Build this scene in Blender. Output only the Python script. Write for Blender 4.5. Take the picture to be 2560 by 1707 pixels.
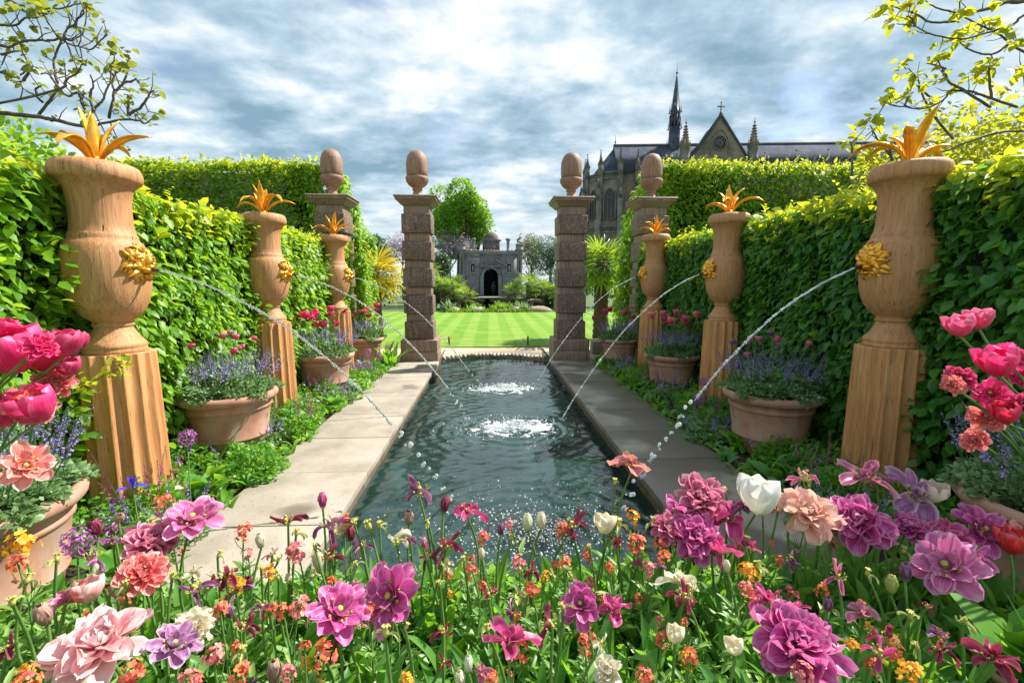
import bpy, bmesh, math, random
import numpy as np
from mathutils import Vector
for o in list(bpy.data.objects): bpy.data.objects.remove(o)
scn=bpy.context.scene
rad=math.radians
# ------------------------------------------------------------------ camera
cd=bpy.data.cameras.new("camera"); cam=bpy.data.objects.new("camera",cd); scn.collection.objects.link(cam)
cd.sensor_width=36; cd.lens=16; cd.clip_end=2000; cd.clip_start=.05
cam.location=(0,0,1.7); cam.rotation_euler=(rad(90-7.3),0,rad(-2.8)); scn.camera=cam
# ------------------------------------------------------------------ sky and sun
SUN_EL=48; SUN_AZ=24          # azimuth in degrees from +X towards +Y
w=bpy.data.worlds.new("World"); scn.world=w; w.use_nodes=True
nt=w.node_tree; N=nt.nodes; Lk=nt.links; N.clear()
def wn(t,**k):
    n=N.new(t)
    for a,b in k.items(): setattr(n,a,b)
    return n
out=wn('ShaderNodeOutputWorld'); bg=wn('ShaderNodeBackground'); bg.inputs['Strength'].default_value=.1
sky=wn('ShaderNodeTexSky',sky_type='NISHITA',sun_disc=False); sky.sun_elevation=rad(SUN_EL); sky.sun_rotation=rad(90-SUN_AZ)
tc=wn('ShaderNodeTexCoord'); sp=wn('ShaderNodeSeparateXYZ'); Lk.new(tc.outputs['Generated'],sp.inputs[0])
def mth(op,a,b=None,c=None):
    n=wn('ShaderNodeMath',operation=op)
    for i,v in enumerate((a,b,c)):
        if v is None: continue
        if isinstance(v,(int,float)): n.inputs[i].default_value=v
        else: Lk.new(v,n.inputs[i])
    return n.outputs[0]
zz=mth('MAXIMUM',sp.outputs[2],0.0); dz=mth('ADD',zz,.16)
cx=mth('DIVIDE',sp.outputs[0],dz); cy=mth('DIVIDE',sp.outputs[1],dz)
cb=wn('ShaderNodeCombineXYZ'); Lk.new(cx,cb.inputs[0]); Lk.new(cy,cb.inputs[1])
def wnoise(sc,det,rough,dist,off,stretch=(1,1,1)):
    m=wn('ShaderNodeMapping'); m.inputs['Location'].default_value=off; m.inputs['Scale'].default_value=stretch; Lk.new(cb.outputs[0],m.inputs[0])
    n=wn('ShaderNodeTexNoise'); n.inputs['Scale'].default_value=sc; n.inputs['Detail'].default_value=det; n.inputs['Roughness'].default_value=rough; n.inputs['Distortion'].default_value=dist
    Lk.new(m.outputs[0],n.inputs['Vector']); return n.outputs[0]
def wramp(src,st):
    r=wn('ShaderNodeValToRGB'); e=r.color_ramp.elements
    while len(e)<len(st): e.new(.5)
    for i,(p,c) in enumerate(st): e[i].position=p; e[i].color=(*c,1) if len(c)==3 else c
    Lk.new(src,r.inputs[0]); return r.outputs[0]
cover=wramp(wnoise(1.5,7,.55,.35,(3.1,1.7,0),(1,1.25,1)),[(.27,(0,0,0)),(.44,(1,1,1))])
lump=mth('ADD',mth('MULTIPLY',wnoise(1.3,5,.5,.1,(7.3,2.2,0),(1,1.2,1)),.58),mth('MULTIPLY',wnoise(4.2,9,.58,.15,(1.3,8.2,0),(1,1.15,1)),.42))
shade=wramp(lump,[(.39,(1.5,2.45,3.1)),(.47,(2.5,3.5,4.25)),(.535,(3.9,4.7,5.3)),(.60,(5.8,6.05,6.25))])
hz=wn('ShaderNodeMix',data_type='RGBA'); hzf=wramp(sp.outputs[2],[(.0,(.7,.7,.7)),(.22,(0,0,0))]); Lk.new(hzf,hz.inputs[0]); Lk.new(shade,hz.inputs[6]); hz.inputs[7].default_value=(5.7,6.0,6.2,1); shade=hz.outputs[2]
mx=wn('ShaderNodeMix',data_type='RGBA'); Lk.new(cover,mx.inputs[0]); Lk.new(sky.outputs[0],mx.inputs[6]); Lk.new(shade,mx.inputs[7])
Lk.new(mx.outputs[2],bg.inputs[0]); Lk.new(bg.outputs[0],out.inputs[0])
sl=bpy.data.lights.new("sun",'SUN'); sun=bpy.data.objects.new("sun",sl); scn.collection.objects.link(sun)
sl.energy=5; sl.angle=rad(.6); sl.color=(1,.95,.86)
sd=Vector((math.cos(rad(SUN_EL))*math.cos(rad(SUN_AZ)),math.cos(rad(SUN_EL))*math.sin(rad(SUN_AZ)),math.sin(rad(SUN_EL))))
sun.rotation_euler=sd.to_track_quat('Z','Y').to_euler()
scn.view_settings.view_transform='Standard'; scn.view_settings.look='None'; scn.view_settings.gamma=1; scn.view_settings.exposure=.85
# ------------------------------------------------------------------ helpers
rng=np.random.default_rng(11)
def mesh_np(name,V,Fs,m,parent=None,uv=None,smooth=False,loc=None):
    """V (n,3); Fs list of int arrays (k,3) or (k,4)."""
    me=bpy.data.meshes.new(name); V=np.asarray(V,dtype=np.float32)
    Fs=[np.asarray(f,dtype=np.int32) for f in Fs if len(f)]
    me.vertices.add(len(V)); me.vertices.foreach_set('co',V.ravel())
    li=np.concatenate([f.ravel() for f in Fs]); tot=np.concatenate([np.full(len(f),f.shape[1],np.int32) for f in Fs])
    me.loops.add(len(li)); me.loops.foreach_set('vertex_index',li)
    me.polygons.add(len(tot)); st=np.concatenate([[0],np.cumsum(tot)[:-1]]).astype(np.int32)
    me.polygons.foreach_set('loop_start',st); me.polygons.foreach_set('loop_total',tot)
    if smooth: me.polygons.foreach_set('use_smooth',np.ones(len(tot),bool))
    if uv is not None:
        l=me.uv_layers.new(name='uv'); l.data.foreach_set('uv',np.asarray(uv,np.float32)[li].ravel())
    me.update(calc_edges=True); me.validate()
    if m: me.materials.append(m)
    o=bpy.data.objects.new(name,me); scn.collection.objects.link(o)
    if parent: o.parent=parent
    if loc is not None: o.location=loc
    return o
def tag(o,label=None,cat=None,group=None,kind=None):
    if label: o['label']=label
    if cat: o['category']=cat
    if group: o['group']=group
    if kind: o['kind']=kind
    return o
def thing(name,label,cat,loc=(0,0,0),rz=0,group=None):
    o=bpy.data.objects.new(name,None); scn.collection.objects.link(o); o.empty_display_size=.1
    o.location=loc; o.rotation_euler=(0,0,rz); return tag(o,label,cat,group)
def copy_tree(o,parent=None):
    c=o.copy(); scn.collection.objects.link(c)
    if parent: c.parent=parent
    for ch in [x for x in KIDS(o)]: copy_tree(ch,c)
    return c
def KIDS(o): return list(o.children)
class MB:
    """collects vertices and faces of one mesh"""
    def __init__(s): s.V=[]; s.F={3:[],4:[]}; s.n=0; s.UV=[]
    def add(s,V,F,uv=None):
        V=np.asarray(V,float); F=np.asarray(F,int)
        if len(F)==0: return s
        s.V.append(V); s.F[F.shape[1]].append(F+s.n); s.n+=len(V)
        s.UV.append(np.zeros((len(V),2)) if uv is None else uv); return s
    def box(s,x0,x1,y0,y1,z0,z1):
        V=[(x,y,z) for z in (z0,z1) for y in (y0,y1) for x in (x0,x1)]
        return s.add(V,[(0,2,3,1),(4,5,7,6),(0,1,5,4),(2,6,7,3),(0,4,6,2),(1,3,7,5)])
    def frustum(s,cx,cy,z0,z1,ax,ay,bx,by):
        V=[(cx+sx*ax,cy+sy*ay,z0) for sy in(-1,1) for sx in(-1,1)]+[(cx+sx*bx,cy+sy*by,z1) for sy in(-1,1) for sx in(-1,1)]
        return s.add(V,[(0,2,3,1),(4,5,7,6),(0,1,5,4),(2,6,7,3),(0,4,6,2),(1,3,7,5)])
    def lathe(s,prof,n=32,c=(0,0,0),flute=None,a0=0,squash=1):
        prof=np.asarray(prof,float); m=len(prof); a=a0+np.arange(n)/n*2*math.pi
        R=prof[:,0][:,None]*np.ones(n)
        if flute is not None: R=R*flute(a)[None,:]
        V=np.stack([c[0]+R*np.cos(a),c[1]+R*np.sin(a)*squash,c[2]+prof[:,1][:,None]*np.ones(n)],-1).reshape(-1,3)
        i=np.arange(m-1)[:,None]*n; j=np.arange(n)[None,:]; k=(j+1)%n
        F=np.stack([i+j,i+k,i+n+k,i+n+j],-1).reshape(-1,4)
        s.add(V,F)
        for r,z in ((0,prof[0]),(m-1,prof[-1])):
            if z[0]>1e-4:
                b=s.n-len(V); cc=len(V); 
                s.add(np.vstack([V[r*n:(r+1)*n],[[c[0],c[1],c[2]+z[1]]]]),[(q,(q+1)%n,n) if r else ((q+1)%n,q,n) for q in range(n)])
                s_=0
        return s
    def tube(s,P,r,n=8,cap=True):
        P=np.asarray(P,float); m=len(P); r=np.broadcast_to(np.asarray(r,float),(m,))
        T=np.gradient(P,axis=0); T/=np.linalg.norm(T,axis=1)[:,None]+1e-9
        up=np.array([0,0,1.]) if abs(T[0][2])<.9 else np.array([1.,0,0])
        A=[];u=up
        for t in T:
            u=u-t*(u@t); u/=np.linalg.norm(u)+1e-9; A.append(u)
        A=np.array(A); B=np.cross(T,A); a=np.arange(n)/n*2*math.pi
        V=(P[:,None]+r[:,None,None]*(A[:,None]*np.cos(a)[None,:,None]+B[:,None]*np.sin(a)[None,:,None])).reshape(-1,3)
        i=np.arange(m-1)[:,None]*n; j=np.arange(n)[None,:]; k=(j+1)%n
        s.add(V,np.stack([i+j,i+k,i+n+k,i+n+j],-1).reshape(-1,4))
        if cap:
            for q,rev in ((0,1),(m-1,0)):
                ring=V[q*n:(q+1)*n]; s.add(np.vstack([ring,[P[q]]]),[((x+1)%n,x,n) if rev else (x,(x+1)%n,n) for x in range(n)])
        return s
    def ell(s,c,r,n=10,m=6,R=None):
        V=[];c=np.asarray(c,float)
        th=np.linspace(0,math.pi,m+1)
        for t in th:
            for a in np.arange(n)/n*2*math.pi: V.append((math.sin(t)*math.cos(a)*r[0],math.sin(t)*math.sin(a)*r[1],math.cos(t)*r[2]))
        V=np.array(V)
        if R is not None: V=V@np.asarray(R).T
        V=V+c; i=np.arange(m)[:,None]*n; j=np.arange(n)[None,:]; k=(j+1)%n
        return s.add(V,np.stack([i+j,i+n+j,i+n+k,i+k],-1).reshape(-1,4))
    def prism(s,poly,y0,y1,axis='y'):
        """polygon in xz (ccw) extruded along y"""
        poly=[tuple(p) for p in poly]; n=len(poly)
        if axis=='y': f=lambda p,d:(p[0],d,p[1])
        elif axis=='x': f=lambda p,d:(d,p[0],p[1])
        else: f=lambda p,d:(p[0],p[1],d)
        V=[f(p,y0) for p in poly]+[f(p,y1) for p in poly]+[f(np.mean(poly,0),y0),f(np.mean(poly,0),y1)]
        s.add(V,[(i,(i+1)%n,n+(i+1)%n,n+i) for i in range(n)])
        s.add(V,[(i,(i+1)%n,2*n) for i in range(n)]+[(n+(i+1)%n,n+i,2*n+1) for i in range(n)])
        return s
    def build(s,name,m,parent=None,smooth=False,bevel=0,seg=2,loc=None,uv=False,jit=0):
        V=np.concatenate(s.V)
        if jit: V=V+rng.normal(0,jit,V.shape)
        Fs=[np.concatenate(f) for f in s.F.values() if f]
        o=mesh_np(name,V,Fs,m,parent,np.concatenate(s.UV) if uv else None,smooth,loc)
        if bevel:
            bm=bmesh.new(); bm.from_mesh(o.data); bmesh.ops.remove_doubles(bm,verts=bm.verts,dist=1e-5)
            es=[e for e in bm.edges if len(e.link_faces)==2 and e.calc_face_angle(0)>rad(35)]
            bmesh.ops.bevel(bm,geom=es,offset=bevel,segments=seg,profile=.6,affect='EDGES',clamp_overlap=True)
            bm.to_mesh(o.data); bm.free()
        return o
def norm(v): return v/(np.linalg.norm(v,axis=-1,keepdims=True)+1e-9)
def scatter(TV,TF,pos,tdir,ndir,size,wid=1.0):
    """instances of a template lying along +Y with normal +Z, vectorised into one (V,F)"""
    n=len(pos); t=norm(tdir); b=norm(np.cross(t,ndir)); k=np.cross(b,t)
    size=np.broadcast_to(size,(n,)); wid=np.broadcast_to(wid,(n,))
    TV=np.asarray(TV,float)
    V=pos[:,None]+size[:,None,None]*(TV[None,:,0,None]*wid[:,None,None]*b[:,None]+TV[None,:,1,None]*t[:,None]+TV[None,:,2,None]*k[:,None])
    F=(np.asarray(TF)[None]+(np.arange(n)*len(TV))[:,None,None]).reshape(-1,np.asarray(TF).shape[1])
    return V.reshape(-1,3),F
# leaf templates: pointed oval folded on its midrib; 8 triangles
LEAF_V=[(0,0,0),(-.26,.3,.07),(.26,.3,.07),(0,.33,0),(-.22,.68,.03),(.22,.68,.03),(0,.7,-.03),(0,1,-.12)]
LEAF_F=[(0,3,1),(0,2,3),(1,3,6),(1,6,4),(3,2,5),(3,5,6),(4,6,7),(6,5,7)]
BLADE_V=[(-.04,0,0),(.04,0,0),(-.05,.5,.06),(.05,.5,.06),(0,1,-.05)]; BLADE_F=[(0,1,3),(0,3,2),(2,3,4)]
SMALL_V=[(0,0,0),(-.3,.5,.05),(.3,.5,.05),(0,1,-.05)]; SMALL_F=[(0,2,1),(1,2,3)]
# ------------------------------------------------------------------ materials
MATS={}
class NT:
    def __init__(s,name):
        s.m=bpy.data.materials.new(name); s.m.use_nodes=True; s.t=s.m.node_tree; s.t.nodes.clear(); MATS[name]=s.m
    def n(s,t,**k):
        x=s.t.nodes.new(t)
        for a,b in k.items():
            if a.startswith('_'): x.inputs[a[1:]].default_value=b
            else: setattr(x,a,b)
        return x
    def l(s,a,b): s.t.links.new(a,b)
    def coord(s,scale=(1,1,1),src='Object',rand=True):
        c=s.n('ShaderNodeTexCoord'); m=s.n('ShaderNodeMapping'); m.inputs['Scale'].default_value=scale; s.l(c.outputs[src],m.inputs[0])
        if rand:
            oi=s.n('ShaderNodeObjectInfo'); v=s.n('ShaderNodeVectorMath',operation='SCALE'); v.inputs[0].default_value=(37,17,53); s.l(oi.outputs['Random'],v.inputs['Scale']); s.l(v.outputs[0],m.inputs['Location'])
        return m.outputs[0]
    def noise(s,vec,sc=5,det=6,rough=.6,dist=0):
        x=s.n('ShaderNodeTexNoise'); x.inputs['Scale'].default_value=sc; x.inputs['Detail'].default_value=det; x.inputs['Roughness'].default_value=rough; x.inputs['Distortion'].default_value=dist; s.l(vec,x.inputs['Vector']); return x.outputs[0]
    def ramp(s,src,st,interp='LINEAR'):
        r=s.n('ShaderNodeValToRGB'); r.color_ramp.interpolation=interp; e=r.color_ramp.elements
        while len(e)<len(st): e.new(.5)
        for i,(p,c) in enumerate(st):
            e[i].position=p; e[i].color=(*c,1) if not isinstance(c,(int,float)) else (c,c,c,1)
        s.l(src,r.inputs[0]); return r.outputs[0]
    def mix(s,f,a,b,mode='MIX'):
        x=s.n('ShaderNodeMix',data_type='RGBA',blend_type=mode)
        for i,v in ((0,f),(6,a),(7,b)):
            if isinstance(v,(int,float)): x.inputs[i].default_value=v
            elif isinstance(v,tuple): x.inputs[i].default_value=(*v,1)
            else: s.l(v,x.inputs[i])
        return x.outputs[2]
    def math(s,op,a,b=None):
        x=s.n('ShaderNodeMath',operation=op)
        for i,v in enumerate((a,b)):
            if v is None: continue
            if isinstance(v,(int,float)): x.inputs[i].default_value=v
            else: s.l(v,x.inputs[i])
        return x.outputs[0]
    def finish(s,col,rough=.6,bump=None,bs=.3,bd=.01,metal=0,trans=None,tf=.35,spec=.5,**kw):
        o=s.n('ShaderNodeOutputMaterial'); p=s.n('ShaderNodeBsdfPrincipled')
        for k,v in (('Base Color',col),('Roughness',rough),('Metallic',metal),('Specular IOR Level',spec)):
            if isinstance(v,(int,float)): p.inputs[k].default_value=v
            elif isinstance(v,tuple): p.inputs[k].default_value=(*v,1)
            else: s.l(v,p.inputs[k])
        for k,v in kw.items(): p.inputs[k.replace('_',' ')].default_value=v
        if bump is not None:
            b=s.n('ShaderNodeBump'); b.inputs['Strength'].default_value=bs; b.inputs['Distance'].default_value=bd; s.l(bump,b.inputs['Height']); s.l(b.outputs[0],p.inputs['Normal'])
        res=p.outputs[0]
        if trans is not None:
            t=s.n('ShaderNodeBsdfTranslucent'); 
            if isinstance(trans,tuple): t.inputs[0].default_value=(*trans,1)
            else: s.l(trans,t.inputs[0])
            m=s.n('ShaderNodeMixShader'); m.inputs[0].default_value=tf; s.l(p.outputs[0],m.inputs[1]); s.l(t.outputs[0],m.inputs[2]); res=m.outputs[0]
        s.l(res,o.inputs[0]); s.p=p; return s.m
def simple(name,c1,c2,sc=6,rough=.7,bs=.3,bd=.01,scale=(1,1,1),metal=0,det=6,lo=.35,hi=.65,c3=None,spec=.5):
    s=NT(name); v=s.coord(scale); n=s.noise(v,sc,det); st=[(lo,c1),(hi,c2)]
    if c3: st=[(lo,c1),((lo+hi)/2,c2),(hi,c3)]
    return s.finish(s.ramp(n,st),rough,n,bs,bd,metal,spec=spec)
def leafm(name,dark,mid,light,tr,tf=.42,rough=.42):
    s=NT(name); g=s.n('ShaderNodeNewGeometry'); c=s.ramp(g.outputs['Random Per Island'],[(0,dark),(.5,mid),(1,light)])
    t=s.mix(g.outputs['Random Per Island'],tuple(x*.8 for x in tr),tr)
    return s.finish(c,rough,trans=t,tf=tf,spec=.45)
def wood(name,c1,c2,c3,crack=(.06,.025,.012),stains=None,rough=.62,cs=26,grime=.3,carve=False):
    s=NT(name); v=s.coord((1,1,.07)); big=s.noise(s.coord((1,1,.5)),2.2,4); gr=s.noise(v,38,7,.65)
    col=s.ramp(gr,[(.3,c1),(.52,c2),(.72,c3)])
    vor=s.noise(s.coord((1,1,.03)),cs,3,.5,.12); ck=s.ramp(vor,[(.25,1.0),(.285,0.0)])
    fine=s.noise(s.coord((1,1,.05)),cs*3,3,.6); fk=s.ramp(fine,[(.34,1.0),(.39,0.0)])
    col=s.mix(s.math('MULTIPLY',fk,.6),col,crack); col=s.mix(ck,col,crack)
    col=s.mix(s.ramp(big,[(.45,0.0),(.75,grime)]),col,stains or (.16,.09,.055))
    h=s.math('SUBTRACT',gr,s.math('MULTIPLY',ck,1.6))
    if carve:
        cv=s.noise(s.coord((1,1,1)),15,3,.5,2.2); cr=s.ramp(cv,[(.45,0.0),(.53,1.0)]); h=s.math('ADD',h,s.math('MULTIPLY',cr,3.5))
        col=s.mix(s.math('MULTIPLY',s.math('SUBTRACT',1.0,cr),.6),col,(.07,.04,.03))
    return s.finish(col,rough,h,.5,.012)
M=MATS
wood('oak_urn',(.40,.18,.07),(.52,.255,.105),(.60,.33,.15),stains=(.26,.13,.06),grime=.3,cs=38)
wood('oak_column',(.44,.19,.06),(.58,.28,.10),(.66,.37,.16),cs=34,stains=(.25,.10,.035),grime=.4)
wood('oak_pillar',(.17,.11,.078),(.29,.20,.145),(.41,.30,.225),crack=(.03,.018,.013),stains=(.10,.075,.06),cs=9,grime=.5)
wood('oak_carved',(.17,.11,.078),(.28,.195,.14),(.40,.29,.22),crack=(.03,.018,.013),stains=(.10,.07,.055),cs=8,grime=.5,carve=True)
wood('oak_acorn',(.20,.105,.07),(.33,.18,.12),(.43,.26,.18),crack=(.04,.02,.014),stains=(.16,.11,.085),cs=12,grime=.5)
wood('oak_grey',(.12,.125,.14),(.21,.215,.235),(.32,.32,.34),crack=(.02,.02,.025),stains=(.08,.075,.06),cs=4,grime=.6)
wood('timber_post',(.12,.07,.04),(.2,.12,.07),(.28,.18,.1))
# oak parts lie side by side: concrete-like path stones
for PN,WET in (('paving',.62),('paving_wet_shade',.40)):  # right copy: splash wetness spread further, putting the path's shade into its colour
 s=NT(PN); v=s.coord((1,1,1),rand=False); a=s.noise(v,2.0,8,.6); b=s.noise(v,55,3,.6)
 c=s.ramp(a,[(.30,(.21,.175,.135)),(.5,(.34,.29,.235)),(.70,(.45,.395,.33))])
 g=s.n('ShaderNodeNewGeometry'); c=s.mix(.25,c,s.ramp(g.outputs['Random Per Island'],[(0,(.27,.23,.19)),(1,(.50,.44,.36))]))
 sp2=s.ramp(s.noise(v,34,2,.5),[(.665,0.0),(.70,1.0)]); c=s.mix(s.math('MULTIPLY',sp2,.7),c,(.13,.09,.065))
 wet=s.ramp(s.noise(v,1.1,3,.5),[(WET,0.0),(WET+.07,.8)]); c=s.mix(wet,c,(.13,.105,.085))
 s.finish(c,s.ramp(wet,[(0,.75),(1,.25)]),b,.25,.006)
simple('wall_stone',(.05,.035,.022),(.12,.085,.05),8,.6,.5,.02)
simple('plinth_stone',(.38,.32,.25),(.52,.46,.38),7,.8,.3,.008)
s=NT('terracotta'); v=s.coord((1,1,1)); a=s.noise(v,5,7,.6); b=s.noise(s.coord((1,1,.25)),9,5,.6)
c=s.ramp(a,[(.3,(.30,.14,.09)),(.55,(.44,.225,.15)),(.75,(.50,.30,.215))]); c=s.mix(s.ramp(b,[(.45,0.0),(.7,.75)]),c,(.38,.31,.25))
s.finish(c,.8,a,.25,.006)
s=NT('gilding'); a=s.noise(s.coord((1,1,1)),14,5,.6); s.finish(s.ramp(a,[(.3,(.55,.22,.02)),(.5,(.85,.42,.06)),(.7,(.95,.55,.12))]),.32,a,.3,.006,.85)
s=NT('gold_leaf'); a=s.noise(s.coord((1,1,1)),9,5,.6); s.finish(s.ramp(a,[(.3,(.62,.24,.015)),(.5,(.9,.42,.03)),(.75,(.95,.56,.12))]),.33,a,.2,.004,.55)
simple('dark_metal',(.02,.02,.022),(.05,.05,.05),9,.4,.1)
simple('soil',(.025,.017,.012),(.07,.05,.035),18,.9,.8,.03)
simple('gravel',(.42,.33,.23),(.62,.51,.38),60,.9,.6,.01,lo=.3,hi=.7)
simple('rock',(.22,.17,.12),(.42,.34,.25),3,.85,.7,.08)
simple('pebble',(.22,.19,.16),(.5,.45,.4),5,.7,.3,.01)
simple('earth',(.06,.10,.03),(.10,.15,.05),3,.9,.5,.05)
simple('hedge_core',(.008,.014,.006),(.02,.03,.012),9,.95,.6,.05)
simple('bark',(.07,.055,.045),(.17,.14,.115),14,.85,.6,.01,(1,1,.4))
simple('palm_trunk',(.06,.04,.025),(.17,.115,.07),22,.9,.9,.03,(1,1,2.2))
simple('rope',(.5,.38,.2),(.65,.52,.3),40,.8)
simple('chapel_stone',(.09,.075,.062),(.19,.155,.125),.25,.85,.4,.1,c3=(.28,.22,.16),det=9)
simple('chapel_trim',(.11,.10,.09),(.23,.21,.18),.6,.85,.4,.1)
simple('slate',(.04,.05,.068),(.085,.10,.135),.3,.9,.3,.05,det=9,spec=.1)
simple('lead_spire',(.03,.045,.075),(.06,.08,.12),.6,.5,.3,.05,det=8)
simple('window_dark',(.008,.009,.012),(.02,.022,.028),2,.25,.1)
simple('arch_dark',(.006,.006,.008),(.014,.013,.014),3,.9,.1)
simple('tile_orange',(.42,.12,.04),(.6,.2,.07),5,.7,.3)
simple('dark_cloth',(.01,.02,.05),(.02,.035,.075),12,.8,.2)
simple('skin',(.4,.24,.17),(.5,.3,.22),12,.6,.1)
simple('cloth_trouser',(.01,.011,.016),(.02,.022,.03),12,.8,.2)
# lawn with mowing stripes along Y
s=NT('lawn'); cdn=s.n('ShaderNodeTexCoord'); sx=s.n('ShaderNodeSeparateXYZ'); s.l(cdn.outputs['Object'],sx.inputs[0])
wob=s.noise(cdn.outputs['Object'],1.5,3); xx=s.math('ADD',sx.outputs[0],s.math('MULTIPLY',wob,.12))
fr=s.math('FRACT',s.math('DIVIDE',xx,.82)); st=s.ramp(fr,[(.0,0.0),(.03,1.0),(.49,1.0),(.53,0.0)])
nz=s.noise(cdn.outputs['Object'],26,6,.7); nb=s.noise(cdn.outputs['Object'],1.0,4,.6)
c=s.mix(st,(.13,.27,.018),(.205,.33,.045)); c=s.mix(s.ramp(nz,[(.35,0.0),(.7,.5)]),c,(.07,.20,.008)); c=s.mix(s.ramp(nb,[(.4,0.0),(.7,.25)]),c,(.42,.5,.12))
s.finish(c,.8,nz,.6,.02,spec=.2)
# foliage
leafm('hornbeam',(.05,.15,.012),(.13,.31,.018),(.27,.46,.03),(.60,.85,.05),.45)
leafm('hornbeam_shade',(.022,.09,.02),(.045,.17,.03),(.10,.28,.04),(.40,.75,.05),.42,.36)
leafm('top_growth',(.13,.27,.015),(.28,.42,.02),(.45,.52,.03),(.95,.95,.04),.5)
leafm('gold_leaves',(.10,.15,.015),(.26,.32,.02),(.50,.46,.04),(.85,.85,.05),.45)
leafm('fig_leaves',(.03,.07,.012),(.08,.14,.02),(.25,.28,.04),(.55,.6,.06),.4)
leafm('tree_green',(.05,.15,.01),(.11,.28,.018),(.22,.42,.03),(.5,.8,.06),.4)
leafm('tree_dark',(.02,.06,.028),(.045,.11,.05),(.09,.18,.08),(.15,.3,.1),.25)
leafm('tree_olive',(.09,.10,.03),(.17,.17,.06),(.28,.25,.11),(.4,.4,.12),.3)
leafm('blossom_lilac',(.36,.25,.38),(.55,.42,.55),(.72,.62,.70),(.7,.6,.7),.3)
leafm('palm_leaf',(.03,.10,.02),(.08,.20,.02),(.26,.36,.05),(.5,.7,.06),.35,.35)
leafm('palm_gold',(.10,.17,.02),(.36,.32,.02),(.60,.42,.03),(.9,.7,.05),.45,.35)
leafm('bed_leaf',(.03,.11,.028),(.075,.23,.05),(.17,.36,.09),(.42,.85,.05),.4,.36)
leafm('bed_leaf_light',(.07,.19,.04),(.17,.35,.07),(.34,.50,.16),(.55,.85,.1),.4,.4)
leafm('hosta',(.04,.16,.025),(.09,.28,.035),(.20,.42,.05),(.45,.8,.06),.4,.4)
leafm('catmint_leaf',(.08,.18,.06),(.18,.32,.13),(.32,.48,.24),(.4,.6,.2),.3,.6)
leafm('catmint_flower',(.20,.12,.48),(.34,.24,.66),(.52,.42,.80),(.5,.38,.8),.3,.6)
leafm('salvia_flower',(.30,.01,.16),(.50,.03,.28),(.62,.10,.40),(.7,.08,.35),.3,.5)
leafm('allium_flower',(.28,.06,.26),(.42,.12,.38),(.58,.25,.52),(.6,.2,.5),.3,.5)
leafm('wallflower_pink',(.50,.06,.16),(.78,.28,.26),(.88,.45,.35),(.95,.4,.3),.3,.5)
leafm('wallflower_gold',(.75,.20,.02),(.9,.42,.03),(.92,.6,.06),(.95,.5,.05),.3,.5)
leafm('wallflower',(.55,.05,.09),(.85,.20,.13),(.92,.30,.04),(.95,.3,.12),.3,.5)
leafm('stamen',(.4,.38,.06),(.62,.55,.12),(.5,.55,.22),(.6,.6,.2),.2,.6)
leafm('iris_petal',(.06,.03,.45),(.10,.05,.6),(.2,.12,.75),(.2,.1,.8),.3,.4)
s=NT('stem'); a=s.noise(s.coord((1,1,1)),9,4); s.finish(s.ramp(a,[(.35,(.09,.20,.04)),(.65,(.19,.33,.08))]),.45,trans=(.2,.45,.08),tf=.12)
s=NT('stem_dark'); a=s.noise(s.coord((1,1,1)),9,4); s.finish(s.ramp(a,[(.35,(.04,.09,.03)),(.65,(.09,.17,.05))]),.5)
def petal_mat(name,base,main,main2,edge,tr,bh=.22,tf=.35):
    s=NT(name); uv=s.n('ShaderNodeUVMap'); sx=s.n('ShaderNodeSeparateXYZ'); s.l(uv.outputs[0],sx.inputs[0])
    g=s.n('ShaderNodeNewGeometry'); c=s.mix(g.outputs['Random Per Island'],main,main2)
    stv=s.n('ShaderNodeMapping'); stv.inputs['Scale'].default_value=(16,1.2,1); s.l(uv.outputs[0],stv.inputs[0])
    st=s.noise(stv.outputs[0],1.6,4,.6,.4); c=s.mix(s.ramp(st,[(.42,0.0),(.68,.45)]),c,edge)
    ed=s.math('ABSOLUTE',s.math('SUBTRACT',sx.outputs[0],.5)); em=s.math('MAXIMUM',s.ramp(ed,[(.36,0.0),(.5,.85)]),s.ramp(sx.outputs[1],[(.84,0.0),(1.0,.85)]))
    c=s.mix(em,c,edge)
    bm_=s.ramp(s.math('ADD',sx.outputs[1],s.math('MULTIPLY',st,.15)),[(bh*.6+.05,1.0),(bh+.16,0.0)]); c=s.mix(bm_,c,base)
    return s.finish(c,.38,st,.15,.003,trans=s.mix(.5,c,tr),tf=tf,spec=.4)
PM={}
def pm(k,*a,**q): PM[k]=petal_mat('petal_'+k,*a,**q)
W_=(.85,.82,.70)
pm('mauve',W_,(.40,.010,.18),(.62,.065,.37),(.87,.42,.65),(.9,.1,.48))
pm('lilac',W_,(.50,.045,.25),(.70,.17,.44),(.90,.55,.72),(.92,.22,.52))
pm('magenta',W_,(.36,.008,.11),(.58,.025,.22),(.80,.28,.46),(.85,.06,.28))
pm('rosemauve',W_,(.60,.08,.22),(.48,.05,.26),(.88,.55,.58),(.9,.25,.42))
pm('purplewhite',W_,(.22,.03,.20),(.40,.10,.34),(.80,.66,.74),(.6,.2,.5),bh=.4)
pm('purple',(.6,.55,.5),(.14,.02,.11),(.27,.05,.20),(.5,.3,.42),(.4,.1,.3))
pm('maroon',(.5,.4,.3),(.15,.008,.035),(.28,.02,.07),(.42,.12,.18),(.5,.03,.1))
pm('flame',W_,(.55,.10,.28),(.68,.22,.30),(.88,.48,.25),(.85,.4,.35))
pm('blush',(.85,.72,.42),(.88,.36,.42),(.91,.62,.62),(.94,.80,.77),(.98,.6,.6),bh=.12)
pm('peach',(.9,.72,.4),(.90,.48,.36),(.93,.66,.52),(.92,.68,.64),(1,.6,.42),bh=.1)
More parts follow.
